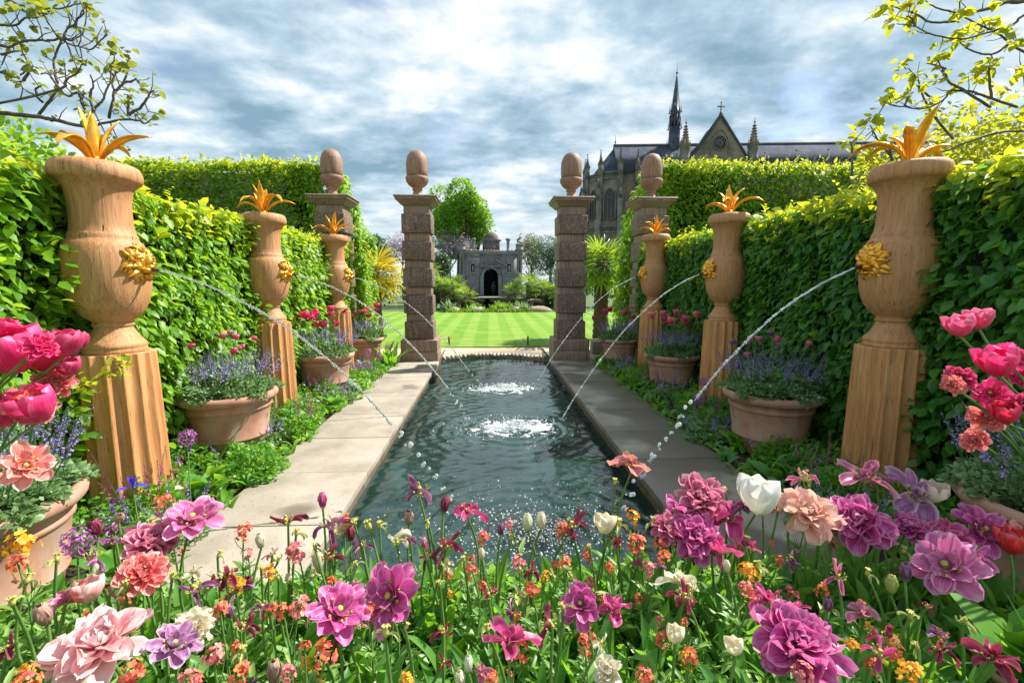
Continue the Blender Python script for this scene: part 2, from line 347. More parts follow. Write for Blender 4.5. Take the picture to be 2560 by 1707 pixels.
pm('coral',(.9,.7,.6),(.80,.07,.09),(.87,.20,.20),(.94,.60,.54),(1,.2,.2),bh=.1)
pm('coralwhite',(.9,.8,.65),(.80,.12,.12),(.88,.30,.26),(.95,.80,.72),(.95,.3,.25),bh=.2)
pm('hotpink',(.8,.5,.5),(.76,.008,.14),(.82,.03,.22),(.90,.16,.38),(1,.04,.25),bh=.03)
pm('magentadeep',(.6,.3,.3),(.52,.01,.10),(.64,.03,.18),(.80,.2,.35),(.9,.05,.2),bh=.03)
pm('rose',(.7,.5,.5),(.70,.05,.20),(.76,.12,.28),(.86,.32,.45),(.95,.15,.35),bh=.03)
pm('crimson',(.6,.3,.3),(.68,.01,.07),(.76,.02,.1),(.85,.10,.2),(1,.04,.12),bh=.03)
pm('red',(.8,.5,.3),(.72,.02,.03),(.8,.05,.05),(.88,.2,.2),(1,.1,.08),bh=.05)
pm('redwhite',W_,(.75,.06,.08),(.85,.70,.64),(.9,.85,.78),(.95,.5,.45))
pm('white',(.7,.75,.45),(.84,.84,.78),(.88,.87,.82),(.9,.9,.86),(.9,.9,.8),bh=.1)
pm('cream',(.7,.72,.35),(.78,.70,.48),(.84,.78,.60),(.86,.78,.66),(.9,.85,.6),bh=.15)
pm('creamsmall',(.7,.72,.35),(.82,.76,.55),(.84,.78,.60),(.86,.6,.6),(.9,.85,.6),bh=.15)
pm('greenwhite',(.35,.5,.15),(.62,.68,.38),(.8,.8,.6),(.85,.84,.7),(.8,.85,.5),bh=.3)
pm('brown',(.35,.38,.2),(.42,.20,.18),(.55,.32,.27),(.72,.52,.42),(.7,.4,.3),bh=.2)
pm('seed',(.2,.35,.08),(.3,.42,.12),(.45,.5,.15),(.6,.55,.2),(.5,.6,.2))
# water
s=NT('water'); v=s.coord((1,1,1),rand=False); n1=s.noise(v,7,5,.6,.6); n2=s.noise(v,22,4,.6,.8)
hh=s.math('ADD',s.math('MULTIPLY',n1,.5),s.math('MULTIPLY',n2,.12))
s.finish(s.ramp(s.noise(v,1.2,2),[(.35,(.006,.022,.017)),(.65,(.015,.045,.036))]),.02,hh,.4,.03,IOR=1.5,spec=1.0)
s=NT('froth'); v=s.coord(); a=s.noise(v,40,4); s.finish(s.ramp(a,[(.3,(.75,.82,.85)),(.6,(.92,.94,.95))]),.15,a,.8,.02,trans=(.9,.95,.97),tf=.3)
for JN,JT,JW in (('jet_water',.22,.65),('jet_faint',.12,.9)):
 s=NT(JN); v=s.coord(); a=s.noise(v,24,3); s.finish((.93,.97,.98),.03,a,.6,.012,trans=(.9,.95,.97),tf=JT,Transmission_Weight=JW,IOR=1.3)
LIMBS_L=[[(-4.804, 4.5, 3.221), (-4.348, 4.5, 3.211), (-4.027, 4.5, 3.189), (-3.871, 4.5, 3.168), (-3.662, 4.5, 3.12), (-3.539, 4.5, 3.127), (-3.421, 4.5, 3.171), (-3.248, 4.5, 3.202), (-3.155, 4.5, 3.185), (-3.101, 4.5, 3.158), (-3.011, 4.5, 3.206)], [(-4.249, 4.748, 3.271), (-4.168, 4.748, 3.369), (-4.066, 4.748, 3.487), (-4.049, 4.748, 3.584), (-4.057, 4.748, 3.717), (-4.025, 4.748, 3.822), (-3.952, 4.748, 3.946), (-3.892, 4.748, 4.042), (-3.855, 4.748, 4.108), (-3.892, 4.748, 4.209), (-3.919, 4.748, 4.3)], [(-4.564, 4.436, 3.76), (-4.209, 4.436, 3.756), (-4.121, 4.436, 3.749), (-4.028, 4.436, 3.778), (-3.864, 4.436, 3.79), (-3.776, 4.436, 3.779), (-3.71, 4.436, 3.798), (-3.634, 4.436, 3.756), (-3.537, 4.436, 3.737), (-3.458, 4.436, 3.712), (-3.369, 4.436, 3.771), (-3.308, 4.436, 3.835)], [(-3.655, 4.269, 3.307), (-3.54, 4.269, 3.387), (-3.437, 4.269, 3.445), (-3.374, 4.269, 3.528)], [(-3.515, 4.624, 3.211), (-3.472, 4.624, 3.346), (-3.447, 4.624, 3.441), (-3.453, 4.624, 3.516), (-3.427, 4.624, 3.582), (-3.383, 4.624, 3.639), (-3.35, 4.624, 3.677)], [(-3.505, 4.7, 3.46), (-3.412, 4.7, 3.548), (-3.36, 4.7, 3.673), (-3.348, 4.7, 3.787)], [(-3.468, 4.325, 3.12), (-3.416, 4.325, 3.183), (-3.344, 4.325, 3.264), (-3.287, 4.325, 3.371), (-3.254, 4.325, 3.425), (-3.241, 4.325, 3.547)], [(-3.136, 4.345, 3.15), (-3.057, 4.345, 3.214), (-2.994, 4.345, 3.296), (-2.962, 4.345, 3.341), (-2.914, 4.345, 3.369)], [(-4.698, 4.715, 4.296), (-4.423, 4.715, 4.258), (-4.332, 4.715, 4.238), (-4.244, 4.715, 4.19), (-4.124, 4.715, 4.166), (-3.924, 4.715, 4.171), (-3.787, 4.715, 4.203), (-3.688, 4.715, 4.233)], [(-4.531, 4.599, 3.958), (-4.344, 4.599, 3.981), (-4.225, 4.599, 3.975), (-4.134, 4.599, 4.031), (-4.015, 4.599, 4.025), (-3.966, 4.599, 4.044)], [(-3.448, 4.26, 3.203), (-3.458, 4.26, 3.272), (-3.49, 4.26, 3.298), (-3.556, 4.26, 3.262), (-3.635, 4.26, 3.338), (-3.693, 4.26, 3.432)], [(-3.589, 4.463, 3.238), (-3.606, 4.463, 3.329), (-3.567, 4.463, 3.348)], [(-3.449, 4.75, 3.568), (-3.377, 4.75, 3.588), (-3.325, 4.75, 3.618)], [(-3.32, 4.473, 3.521), (-3.356, 4.473, 3.574), (-3.351, 4.473, 3.62)], [(-3.49, 4.257, 3.799), (-3.419, 4.257, 3.81), (-3.38, 4.257, 3.853), (-3.313, 4.257, 3.904), (-3.321, 4.257, 3.987)], [(-3.8, 4.59, 3.881), (-3.736, 4.59, 3.869), (-3.657, 4.59, 3.912)], [(-4.605, 4.72, 3.655), (-4.458, 4.72, 3.611), (-4.366, 4.72, 3.585), (-4.318, 4.72, 3.586), (-4.222, 4.72, 3.654), (-4.226, 4.72, 3.701)], [(-3.133, 4.354, 3.153), (-3.115, 4.354, 3.243), (-3.108, 4.354, 3.306)], [(-3.952, 4.318, 3.408), (-3.915, 4.318, 3.495), (-3.932, 4.318, 3.568)], [(-4.147, 4.693, 3.369), (-4.199, 4.693, 3.416), (-4.27, 4.693, 3.462)], [(-4.143, 4.632, 3.403), (-4.136, 4.632, 3.459), (-4.094, 4.632, 3.488)], [(-3.358, 4.273, 3.157), (-3.36, 4.273, 3.297), (-3.326, 4.273, 3.358), (-3.329, 4.273, 3.453)], [(-4.212, 4.426, 3.659), (-4.12, 4.426, 3.679), (-4.048, 4.426, 3.689)], [(-4.18, 4.746, 4.182), (-4.069, 4.746, 4.157), (-4.013, 4.746, 4.223)]]
TIPS_L=[(-3.501, 4.5, 4.127, 1.5), (-3.62, 4.649, 4.098, 1), (-3.206, 4.301, 3.778, 1.4), (-3.546, 4.616, 3.918, 0.8), (-3.472, 4.545, 3.808, 0.7), (-3.184, 4.325, 3.661, 1), (-3.339, 4.689, 3.801, 1.7), (-3.207, 4.424, 3.574, 1.5), (-3.306, 4.413, 3.594, 1.1), (-3.502, 4.692, 3.572, 1.1), (-3.031, 4.331, 3.449, 0.8), (-3.031, 4.533, 3.432, 1.8), (-3.286, 4.625, 3.463, 1.1), (-3.078, 4.3, 3.295, 1.4), (-3.435, 4.641, 3.271, 1.4), (-3.198, 4.511, 3.216, 1.2), (-2.895, 4.343, 3.172, 1.1), (-3.712, 4.697, 3.721, 1.5), (-3.66, 4.394, 3.534, 1.4), (-3.581, 4.444, 3.646, 1), (-3.838, 4.68, 3.758, 0.6), (-3.747, 4.315, 3.48, 0.6), (-3.841, 4.566, 3.904, 1), (-4.007, 4.597, 3.771, 1.2), (-3.846, 4.305, 3.525, 1.4), (-4.246, 4.663, 3.717, 0.8), (-4.095, 4.478, 3.713, 1.1), (-4.093, 4.366, 3.442, 1.4), (-4.154, 4.7, 3.514, 0.6), (-3.52, 4.367, 3.375, 1.2), (-3.579, 4.477, 3.344, 1.3), (-3.928, 4.663, 3.438, 1), (-3.514, 4.305, 3.121, 1.1), (-3.515, 4.596, 3.011, 1.2), (-3.373, 4.567, 2.946, 1.2), (-3.291, 4.315, 2.84, 1), (-3.957, 4.68, 4.188, 1.8), (-3.664, 4.445, 4.1, 1.3), (-3.868, 4.393, 4.006, 1.8), (-4.381, 4.697, 4.022, 1.1), (-4.064, 4.344, 3.948, 1.5), (-3.889, 4.51, 3.999, 0.9), (-4.096, 4.642, 3.991, 1), (-3.922, 4.3, 3.709, 1.2), (-4.153, 4.624, 3.853, 1.3), (-4.27, 4.534, 3.842, 1.2), (-3.766, 4.33, 3.999, 1.4), (-4.33, 4.692, 4.221, 1.4), (-3.975, 4.414, 4.014, 1.2), (-3.516, 4.423, 3.893, 0.6), (-4.439, 4.689, 3.813, 1), (-4.124, 4.325, 3.528, 1.2)]
LIMBS_R=[[(6.325, 5.0, 4.867), (5.706, 5.0, 4.692), (5.555, 5.0, 4.677), (5.396, 5.0, 4.61), (5.258, 5.0, 4.569), (5.08, 5.0, 4.549), (4.97, 5.0, 4.477), (4.816, 5.0, 4.463), (4.672, 5.0, 4.475), (4.534, 5.0, 4.534), (4.378, 5.0, 4.556), (4.208, 5.0, 4.598)], [(5.332, 5.248, 4.69), (5.168, 5.248, 4.697), (5.014, 5.248, 4.731), (4.842, 5.248, 4.808)], [(6.262, 4.936, 4.723), (5.657, 4.936, 4.498), (5.565, 4.936, 4.412), (5.405, 4.936, 4.361), (5.245, 4.936, 4.309), (5.05, 4.936, 4.252), (4.895, 4.936, 4.259), (4.714, 4.936, 4.286), (4.566, 4.936, 4.334), (4.468, 4.936, 4.368), (4.267, 4.936, 4.389)], [(4.316, 4.769, 4.278), (4.286, 4.769, 4.342), (4.205, 4.769, 4.36)], [(6.639, 5.124, 4.014), (5.928, 5.124, 4.233), (5.728, 5.124, 4.339), (5.514, 5.124, 4.443), (5.242, 5.124, 4.534), (5.119, 5.124, 4.628), (5.099, 5.124, 4.777)], [(5.815, 5.2, 4.361), (5.678, 5.2, 4.263), (5.552, 5.2, 4.255), (5.397, 5.2, 4.284), (5.274, 5.2, 4.354), (5.24, 5.2, 4.42)], [(5.285, 4.825, 3.541), (4.966, 4.825, 3.705), (4.838, 4.825, 3.787), (4.805, 4.825, 3.86), (4.752, 4.825, 3.911), (4.704, 4.825, 4.014)], [(5.607, 4.845, 3.554), (5.294, 4.845, 3.645), (5.107, 4.845, 3.706), (4.986, 4.845, 3.725), (4.856, 4.845, 3.722), (4.807, 4.845, 3.647), (4.709, 4.845, 3.581), (4.571, 4.845, 3.547), (4.368, 4.845, 3.57), (4.236, 4.845, 3.604), (4.174, 4.845, 3.635)], [(5.309, 5.215, 3.335), (5.047, 5.215, 3.58), (4.944, 5.215, 3.699), (4.822, 5.215, 3.868), (4.788, 5.215, 3.947), (4.659, 5.215, 4.079)], [(4.517, 5.099, 3.06), (4.373, 5.099, 3.23), (4.302, 5.099, 3.319), (4.228, 5.099, 3.431)], [(3.79, 4.76, 2.803), (3.764, 4.76, 3.07), (3.728, 4.76, 3.144)], [(4.396, 4.963, 3.023), (4.329, 4.963, 3.19), (4.263, 4.963, 3.233)], [(6.779, 5.25, 3.426), (5.983, 5.25, 3.45), (5.479, 5.25, 3.312), (5.23, 5.25, 3.226), (4.714, 5.25, 3.219), (4.435, 5.25, 3.192)], [(5.861, 4.973, 3.715), (5.791, 4.973, 3.933), (5.738, 4.973, 4.04)], [(5.211, 4.757, 3.6), (5.161, 4.757, 3.828), (5.154, 4.757, 3.921)], [(5.014, 5.09, 4.021), (4.91, 5.09, 4.063), (4.811, 5.09, 4.072)], [(5.043, 5.22, 3.76), (4.821, 5.22, 3.916)]]
TIPS_R=[(4.196, 5.0, 4.598, 1.8), (4.22, 5.149, 4.618, 1.1), (4.263, 4.801, 4.519, 1.7), (4.347, 5.116, 4.506, 1.7), (4.54, 5.045, 4.548, 1.5), (4.831, 4.825, 4.467, 1.6), (5.561, 5.189, 4.554, 1.8), (4.97, 4.924, 4.307, 1.6), (5.44, 4.913, 4.344, 1.3), (5.342, 5.192, 4.352, 1.1), (5.495, 4.831, 4.19, 1.7), (4.904, 5.033, 4.135, 1.7), (4.551, 5.125, 4.071, 1.8), (4.4, 4.8, 3.83, 1.5), (4.823, 5.141, 3.884, 1.4), (4.329, 5.011, 3.701, 1.6), (4.382, 4.843, 3.638, 0.9), (4.994, 5.197, 3.762, 1.2), (4.74, 4.894, 3.824, 0.8), (4.084, 4.944, 3.411, 1.8), (4.063, 5.18, 3.272, 2.0), (4.139, 4.815, 3.166, 1.4), (4.218, 5.066, 3.127, 1.6), (5.144, 5.097, 3.839, 1.5), (5.152, 4.805, 3.911, 1.6), (5.63, 5.163, 4.122, 1.2), (5.286, 4.978, 3.924, 1.4), (5.635, 4.866, 3.937, 1.4), (5.195, 5.2, 4.385, 1.2), (4.4, 4.867, 3.163, 1.2), (4.286, 4.977, 3.026, 1.4), (4.245, 5.163, 3.073, 1), (5.18, 4.805, 4.536, 1), (4.9, 5.096, 3.599, 1.2)]
PINN=[(39.177, 121.5, 35.084), (43.998, 121.5, 35.148), (49.057, 121.5, 35.432), (71.783, 121.5, 35.516), (79.883, 121.5, 36.062), (87.947, 121.5, 36.17), (95.921, 121.5, 36.498), (103.941, 121.5, 36.827)]
HERO=[('peony', 'blush', (-1.105, 1.22, 0.673), 0.246, 'blush pink and white double tulip, biggest bloom at the bottom left'), ('peony', 'coral', (-1.325, 1.665, 0.603), 0.173, 'coral pink shaggy double tulip below the crumpled mauve one'), ('peony', 'rosemauve', (-1.442, 1.874, 0.6), 0.212, 'crumpled mauve and pink double tulip beside the left paving'), ('open', 'lilac', (-1.319, 1.955, 0.647), 0.269, 'flat lilac tulip spread wide over the corner of the left paving'), ('open', 'purplewhite', (-0.913, 1.224, 0.664), 0.143, 'torn purple and white tulip right of the biggest blush bloom'), ('peony', 'cream', (-0.922, 1.322, 0.645), 0.127, 'creamy white double tulip behind the torn purple and white one'), ('open', 'mauve', (-0.512, 1.394, 0.62), 0.214, 'mauve open tulip just left of the widest mauve bloom'), ('open', 'mauve', (-0.343, 1.506, 0.593), 0.251, 'widest mauve tulip, fully open, in the middle left of the bed'), ('wiltopen', 'magenta', (-0.116, 1.995, 0.646), 0.171, 'magenta tulip with two hanging petals in front of the near splash'), ('wilt', 'purple', (-0.341, 2.064, 0.709), 0.128, 'tall withered purple tulip standing alone against the dark water'), ('wilt', 'maroon', (-0.194, 1.843, 0.561), 0.116, 'dark maroon limp tulip under the magenta one with hanging petals'), ('wiltopen', 'flame', (0.71, 2.155, 0.771), 0.193, 'pink tulip with orange edges, tallest bloom by the right pool edge'), ('open', 'mauve', (0.318, 1.451, 0.58), 0.165, 'drooping mauve tulip with yellow centre in the middle right of the bed'), ('wiltopen', 'magenta', (0.412, 1.398, 0.585), 0.124, 'magenta tulip leaning against the drooping mauve one in the middle right'), ('wilt', 'maroon', (0.195, 1.333, 0.598), 0.093, 'crumpled maroon tulip left of the drooping mauve pair'), ('peony', 'rosemauve', (1.011, 2.04, 0.655), 0.263, 'ruffled rose and white tulip on top of the big cluster beside the white bloom'), ('peony', 'mauve', (0.933, 1.904, 0.547), 0.248, 'mauve double tulip at the bottom of the big cluster beside the white bloom'), ('wiltopen', 'magenta', (1.111, 1.96, 0.585), 0.223, 'crumpled magenta tulip between the mauve cluster and the white bloom'), ('wiltopen', 'mauve', (0.89, 1.992, 0.617), 0.172, 'small mauve tulip on the left of the big cluster beside the white bloom'), ('cup', 'white', (1.261, 1.992, 0.607), 0.191, 'large pure white tulip standing over the right paving'), ('peony', 'peach', (1.51, 1.984, 0.594), 0.271, 'pale peach double tulip facing away, right of the white bloom'), ('peony', 'mauve', (1.738, 1.955, 0.564), 0.302, 'rich mauve double tulip right of the pale peach one'), ('wiltopen', 'rosemauve', (1.89, 2.107, 0.698), 0.257, 'rose tulip past its best in front of the near right pedestal'), ('wiltopen', 'purplewhite', (2.094, 2.056, 0.644), 0.249, 'purple white star shaped tulip in front of the near right pot'), ('cup', 'creamsmall', (2.178, 2.04, 0.627), 0.113, 'small cream tulip touching the purple and white star shaped one'), ('open', 'mauve', (2.324, 1.928, 0.525), 0.255, 'pink mauve tulip with petals swept down at the far right of the bed'), ('open', 'magenta', (2.076, 1.891, 0.504), 0.264, 'magenta open tulip between the rich mauve and the swept pink ones'), ('open', 'lilac', (1.943, 1.702, 0.493), 0.289, 'lilac pink tulip like a water lily, low at the right of the bed'), ('peony', 'mauve', (0.931, 1.22, 0.585), 0.271, 'huge many petalled mauve tulip at the bottom right of the bed'), ('wiltopen', 'maroon', (1.492, 1.159, 0.575), 0.122, 'dark maroon withered tulip in the bottom right corner'), ('wiltopen', 'magenta', (0.055, 1.235, 0.62), 0.15, 'magenta tulip half hidden by orange wallflowers at the bottom centre'), ('cup', 'cream', (0.514, 1.92, 0.57), 0.095, 'cream tulip with a petal folding down, centre right over the water'), ('bud', 'cream', (0.228, 1.936, 0.59), 0.071, 'cream closed tulip bud over the near splash'), ('bud', 'greenwhite', (0.167, 1.925, 0.584), 0.079, 'green and white tulip bud, leftmost of the pair over the near splash'), ('wilt', 'cream', (-0.409, 1.874, 0.569), 0.099, 'greenish white withered tulip on crossed stems above the widest mauve bloom'), ('bud', 'magenta', (-0.769, 2.011, 0.675), 0.068, 'small magenta bud standing before the left pool edge'), ('wilt', 'purple', (-0.72, 1.941, 0.62), 0.116, 'withered purple tulip just under the small magenta bud'), ('wilt', 'maroon', (-0.663, 1.773, 0.575), 0.098, 'single hanging purple petal tulip left of the orange wallflower over the water'), ('wilt', 'maroon', (-0.902, 1.952, 0.633), 0.107, 'thin curled maroon seed head of a tulip over the left paving'), ('wiltopen', 'rosemauve', (-1.412, 1.457, 0.643), 0.104, 'purple tulip hanging sideways in the lower left of the bed'), ('cup', 'redwhite', (-1.352, 1.475, 0.637), 0.088, 'red and white striped tulip lying low in the lower left'), ('bud', 'brown', (-1.361, 1.344, 0.659), 0.074, 'brownish closing tulip bud left of the biggest blush bloom'), ('bud', 'brown', (-1.634, 1.963, 0.661), 0.065, 'papery brown bud on a stiff stem before the near left pedestal'), ('wiltopen', 'magenta', (0.992, 1.445, 0.556), 0.146, 'sprawling pink magenta tulip over the dark gap by the right pool edge'), ('bud', 'purple', (1.666, 1.619, 0.506), 0.07, 'fat purple and green bud on the right of the bed'), ('cup', 'cream', (0.729, 1.198, 0.599), 0.052, 'cream curled tulip left of the huge many petalled mauve one'), ('peony', 'cream', (0.318, 1.104, 0.644), 0.086, 'cream ragged double tulip at the bottom edge right of the centre'), ('wilt', 'maroon', (-0.011, 1.512, 0.58), 0.071, 'small maroon nodding tulip in the middle of the bed'), ('wilt', 'maroon', (0.365, 1.936, 0.587), 0.119, 'maroon shrivelled tulip over the right part of the near splash'), ('cup', 'red', (2.362, 1.819, 0.482), 0.123, 'red tulip at the far right edge of the bed'), ('cup', 'coral', (2.481, 1.896, 0.496), 0.103, 'coral tulip above the red one at the far right edge'), ('wilt', 'purple', (-1.05, 1.558, 0.609), 0.094, 'dark purple hanging tulip in the left of the bed near white splashed petals'), ('wilt', 'maroon', (-0.995, 1.635, 0.596), 0.095, 'nearly black drooping tulip in front of the left paving'), ('wilt', 'purple', (-0.761, 1.42, 0.628), 0.065, 'slim purple closed tulip at the left centre of the bed'), ('wiltopen', 'cream', (0.724, 1.589, 0.542), 0.14, 'white tulip with falling petals low under the big mauve cluster'), ('cup', 'cream', (0.568, 1.257, 0.594), 0.057, 'cream curled tulip at the bottom right of centre'), ('wilt', 'maroon', (0.694, 1.481, 0.56), 0.094, 'magenta petal tulip low under the big mauve cluster'), ('bud', 'cream', (-0.975, 1.855, 0.585), 0.063, 'cream pointed bud left of the orange wallflowers on the paving'), ('bud', 'greenwhite', (-0.064, 1.104, 0.661), 0.042, 'pale bud at the very bottom of the centre'), ('wiltopen', 'purple', (-1.596, 1.88, 0.605), 0.092, 'faded violet tulip among the dry blooms at the left'), ('wilt', 'purple', (-1.583, 1.757, 0.605), 0.104, 'withered brown purple tulip under the mauve allium'), ('wilt', 'rosemauve', (1.573, 2.112, 0.71), 0.099, 'curled pink remains of a tulip above the pale peach one'), ('wilt', 'rosemauve', (1.398, 1.635, 0.514), 0.088, 'maroon curled petal hanging under the rich mauve tulip'), ('wilt', 'maroon', (-0.76, 1.311, 0.64), 0.067, 'wine red ragged tulip at the lower left of centre'), ('peony', 'rosemauve', (0.807, 1.936, 0.574), 0.157, 'small ragged pink tulip at the far left of the big mauve cluster'), ('wiltopen', 'magenta', (0.989, 1.803, 0.524), 0.178, 'ragged magenta tulip hanging at the lower right of the big mauve cluster'), ('peony', 'mauve', (1.976, 1.936, 0.542), 0.183, 'small mauve tulip between the rich mauve and the magenta open ones'), ('wiltopen', 'mauve', (2.112, 1.757, 0.487), 0.169, 'mauve tulip with loose petals right of the wide lilac one'), ('wiltopen', 'purple', (1.194, 2.008, 0.622), 0.13, 'dusky purple tulip behind the large white bloom'), ('wiltopen', 'rosemauve', (1.285, 1.376, 0.552), 0.109, 'rose tulip with twisted petals above the huge mauve double tulip')]
SEEDS=[((-0.61, 1.952, 0.625), 0.066), ((-0.539, 1.936, 0.612), 0.078), ((-0.498, 1.941, 0.614), 0.058), ((0.608, 2.101, 0.72), 0.056), ((0.584, 1.941, 0.584), 0.08), ((0.751, 1.952, 0.588), 0.069), ((1.569, 2.123, 0.721), 0.066), ((1.938, 2.155, 0.746), 0.067), ((1.981, 2.144, 0.733), 0.063), ((2.096, 2.104, 0.69), 0.075), ((2.002, 2.032, 0.624), 0.065), ((-0.326, 1.285, 0.626), 0.061), ((0.091, 1.896, 0.565), 0.047), ((1.823, 1.92, 0.533), 0.07), ((0.247, 1.42, 0.59), 0.051), ((-0.194, 1.589, 0.574), 0.042), ((-0.853, 1.912, 0.604), 0.057), ((-0.745, 1.843, 0.578), 0.055), ((0.656, 1.819, 0.534), 0.046), ((1.11, 1.696, 0.52), 0.069), ((1.544, 1.665, 0.507), 0.054), ((1.451, 1.376, 0.545), 0.054), ((1.849, 1.819, 0.498), 0.059), ((-0.804, 1.635, 0.589), 0.04), ((-0.013, 1.311, 0.609), 0.041), ((-1.483, 1.952, 0.649), 0.057), ((-0.702, 1.202, 0.66), 0.042), ((-1.129, 1.376, 0.646), 0.041), ((-1.679, 1.604, 0.623), 0.063), ((-1.569, 1.451, 0.651), 0.057), ((-1.321, 1.589, 0.613), 0.047), ((-0.281, 1.952, 0.616), 0.047), ((-0.273, 1.322, 0.618), 0.038), ((-0.685, 1.912, 0.599), 0.054), ((-0.114, 1.757, 0.558), 0.047), ((0.433, 1.849, 0.542), 0.046), ((0.322, 1.573, 0.558), 0.049), ((0.82, 1.944, 0.58), 0.048), ((1.149, 2.072, 0.681), 0.051), ((2.041, 1.757, 0.489), 0.05), ((1.331, 1.224, 0.567), 0.041), ((1.194, 1.42, 0.554), 0.046), ((-1.116, 1.788, 0.589), 0.05), ((-1.193, 1.635, 0.602), 0.055), ((-1.714, 1.757, 0.609), 0.058), ((-0.539, 1.727, 0.573), 0.042), ((-0.898, 1.696, 0.587), 0.041)]
WALLS=[((-1.088, 1.939, 0.629), 0.081), ((-0.822, 1.843, 0.58), 0.107), ((-0.66, 1.971, 0.641), 0.079), ((-1.973, 1.891, 0.623), 0.125), ((-0.477, 1.209, 0.649), 0.08), ((-0.657, 1.466, 0.613), 0.084), ((-0.903, 1.435, 0.63), 0.061), ((-0.959, 1.625, 0.596), 0.075), ((-0.031, 1.907, 0.577), 0.066), ((0.112, 1.763, 0.551), 0.073), ((-0.082, 1.717, 0.558), 0.06), ((0.322, 1.939, 0.59), 0.076), ((0.308, 1.757, 0.545), 0.062), ((0.152, 1.573, 0.564), 0.075), ((0.074, 1.25, 0.616), 0.087), ((0.663, 1.989, 0.62), 0.078), ((0.655, 1.891, 0.546), 0.098), ((0.763, 1.888, 0.54), 0.071), ((0.744, 1.794, 0.531), 0.068), ((1.06, 1.69, 0.522), 0.093), ((0.987, 1.543, 0.539), 0.076), ((1.283, 1.567, 0.525), 0.057), ((1.269, 1.246, 0.566), 0.069), ((1.202, 1.12, 0.598), 0.083), ((-1.491, 2.04, 0.716), 0.091), ((-0.783, 1.198, 0.665), 0.069), ((-0.674, 1.126, 0.682), 0.065), ((-0.868, 1.696, 0.586), 0.061), ((-0.691, 1.42, 0.626), 0.049), ((0.653, 1.727, 0.534), 0.062), ((0.488, 1.727, 0.54), 0.05), ((0.218, 1.665, 0.552), 0.048), ((0.591, 1.202, 0.604), 0.052), ((0.878, 1.115, 0.615), 0.069), ((-1.259, 1.366, 0.652), 0.068), ((-0.944, 1.126, 0.694), 0.069), ((-1.166, 1.083, 0.721), 0.066), ((-0.773, 1.076, 0.705), 0.055), ((-0.411, 1.435, 0.611), 0.044), ((-0.22, 1.072, 0.681), 0.045), ((-0.0, 1.083, 0.666), 0.046), ((1.101, 1.865, 0.523), 0.059), ((-1.86, 1.757, 0.614), 0.079), ((-0.551, 1.246, 0.643), 0.039), ((0.283, 1.268, 0.604), 0.046), ((-0.543, 1.115, 0.68), 0.051), ((0.418, 1.104, 0.639), 0.053), ((1.137, 1.246, 0.572), 0.049), ((-0.741, 1.435, 0.624), 0.05), ((0.084, 1.96, 0.613), 0.048)]
POTL=[('cup', 'hotpink', (-1.804, 1.8, 1.362), 0.226, 'biggest hot pink tulip at the left edge, in the near left pot'), ('cup', 'hotpink', (-1.793, 1.904, 1.35), 0.19, 'hot pink tulip overlapping the biggest one in the near left pot'), ('cup', 'hotpink', (-1.644, 1.695, 1.198), 0.166, 'lowest cup shaped hot pink tulip in the near left pot'), ('cup', 'magentadeep', (-1.627, 1.802, 1.422), 0.112, 'deep magenta tulip mid top row of the near left pot'), ('peony', 'coral', (-1.765, 1.903, 1.296), 0.163, 'coral double tulip right of the biggest hot pink one in the near left pot'), ('peony', 'coral', (-1.682, 1.694, 1.253), 0.19, 'large coral red double tulip in the middle of the near left pot'), ('open', 'coralwhite', (-1.829, 1.804, 0.978), 0.226, 'salmon red open tulip with white edges low over the near left pot'), ('cup', 'magentadeep', (-1.647, 1.901, 1.439), 0.072, 'smallest magenta tulip, right of the others in the near left pot'), ('peony', 'hotpink', (-1.612, 1.693, 1.468), 0.112, 'pink double tulip at the top of the near left pot'), ('cup', 'hotpink', (-1.846, 1.806, 1.504), 0.072, 'pink tulip cut by the left edge, the highest in the near left pot'), ('cup', 'magentadeep', (-1.696, 1.9, 1.328), 0.08, 'round magenta tulip under the top row in the near left pot'), ('cup', 'hotpink', (-1.768, 1.693, 1.181), 0.127, 'pink tulip at the left edge under the coral ones')]
POTR=[('cup', 'rose', (1.967, 1.8, 1.479), 0.101, 'left rose tulip of the highest pair in the near right pot'), ('cup', 'rose', (2.163, 1.904, 1.499), 0.098, 'right rose tulip of the highest pair in the near right pot'), ('cup', 'hotpink', (2.039, 1.695, 1.333), 0.156, 'bright pink cup shaped tulip in the middle of the near right pot'), ('open', 'hotpink', (2.146, 1.802, 1.223), 0.163, 'pink tulip opening under the bright cup in the near right pot'), ('peony', 'magentadeep', (2.105, 1.903, 1.27), 0.127, 'crimson double tulip at the left of the near right pot'), ('peony', 'coral', (1.841, 1.694, 1.294), 0.09, 'small coral tulip left of the crimson double one, near right pot'), ('peony', 'coral', (2.131, 1.804, 1.122), 0.127, 'pale streaked coral tulip under the opening pink one, near right pot'), ('peony', 'coral', (2.215, 1.901, 0.985), 0.119, 'lowest coral tulip of the near right pot'), ('cup', 'crimson', (2.097, 1.693, 1.135), 0.094, 'small crimson cup shaped tulip in the near right pot'), ('peony', 'magentadeep', (2.194, 1.806, 1.384), 0.134, 'dusky pink double tulip behind the bright cup in the near right pot'), ('peony', 'hotpink', (2.401, 1.9, 1.275), 0.127, 'bright pink tulip cut by the right edge of the picture'), ('peony', 'magentadeep', (2.148, 1.693, 1.201), 0.119, 'crimson pink tulip at the right edge under the bright pink one')]
EXTRA=[('allium', (-1.933, 2.9, 0.722), 0.11, 'purple round allium before the big pot on the left'), ('allium', (-1.803, 1.95, 0.582), 0.13, 'pale purple round allium beside the near left pot'), ('iris', (-1.864, 2.35, 0.642), 0.12, 'violet blue iris before the near left pedestal')]
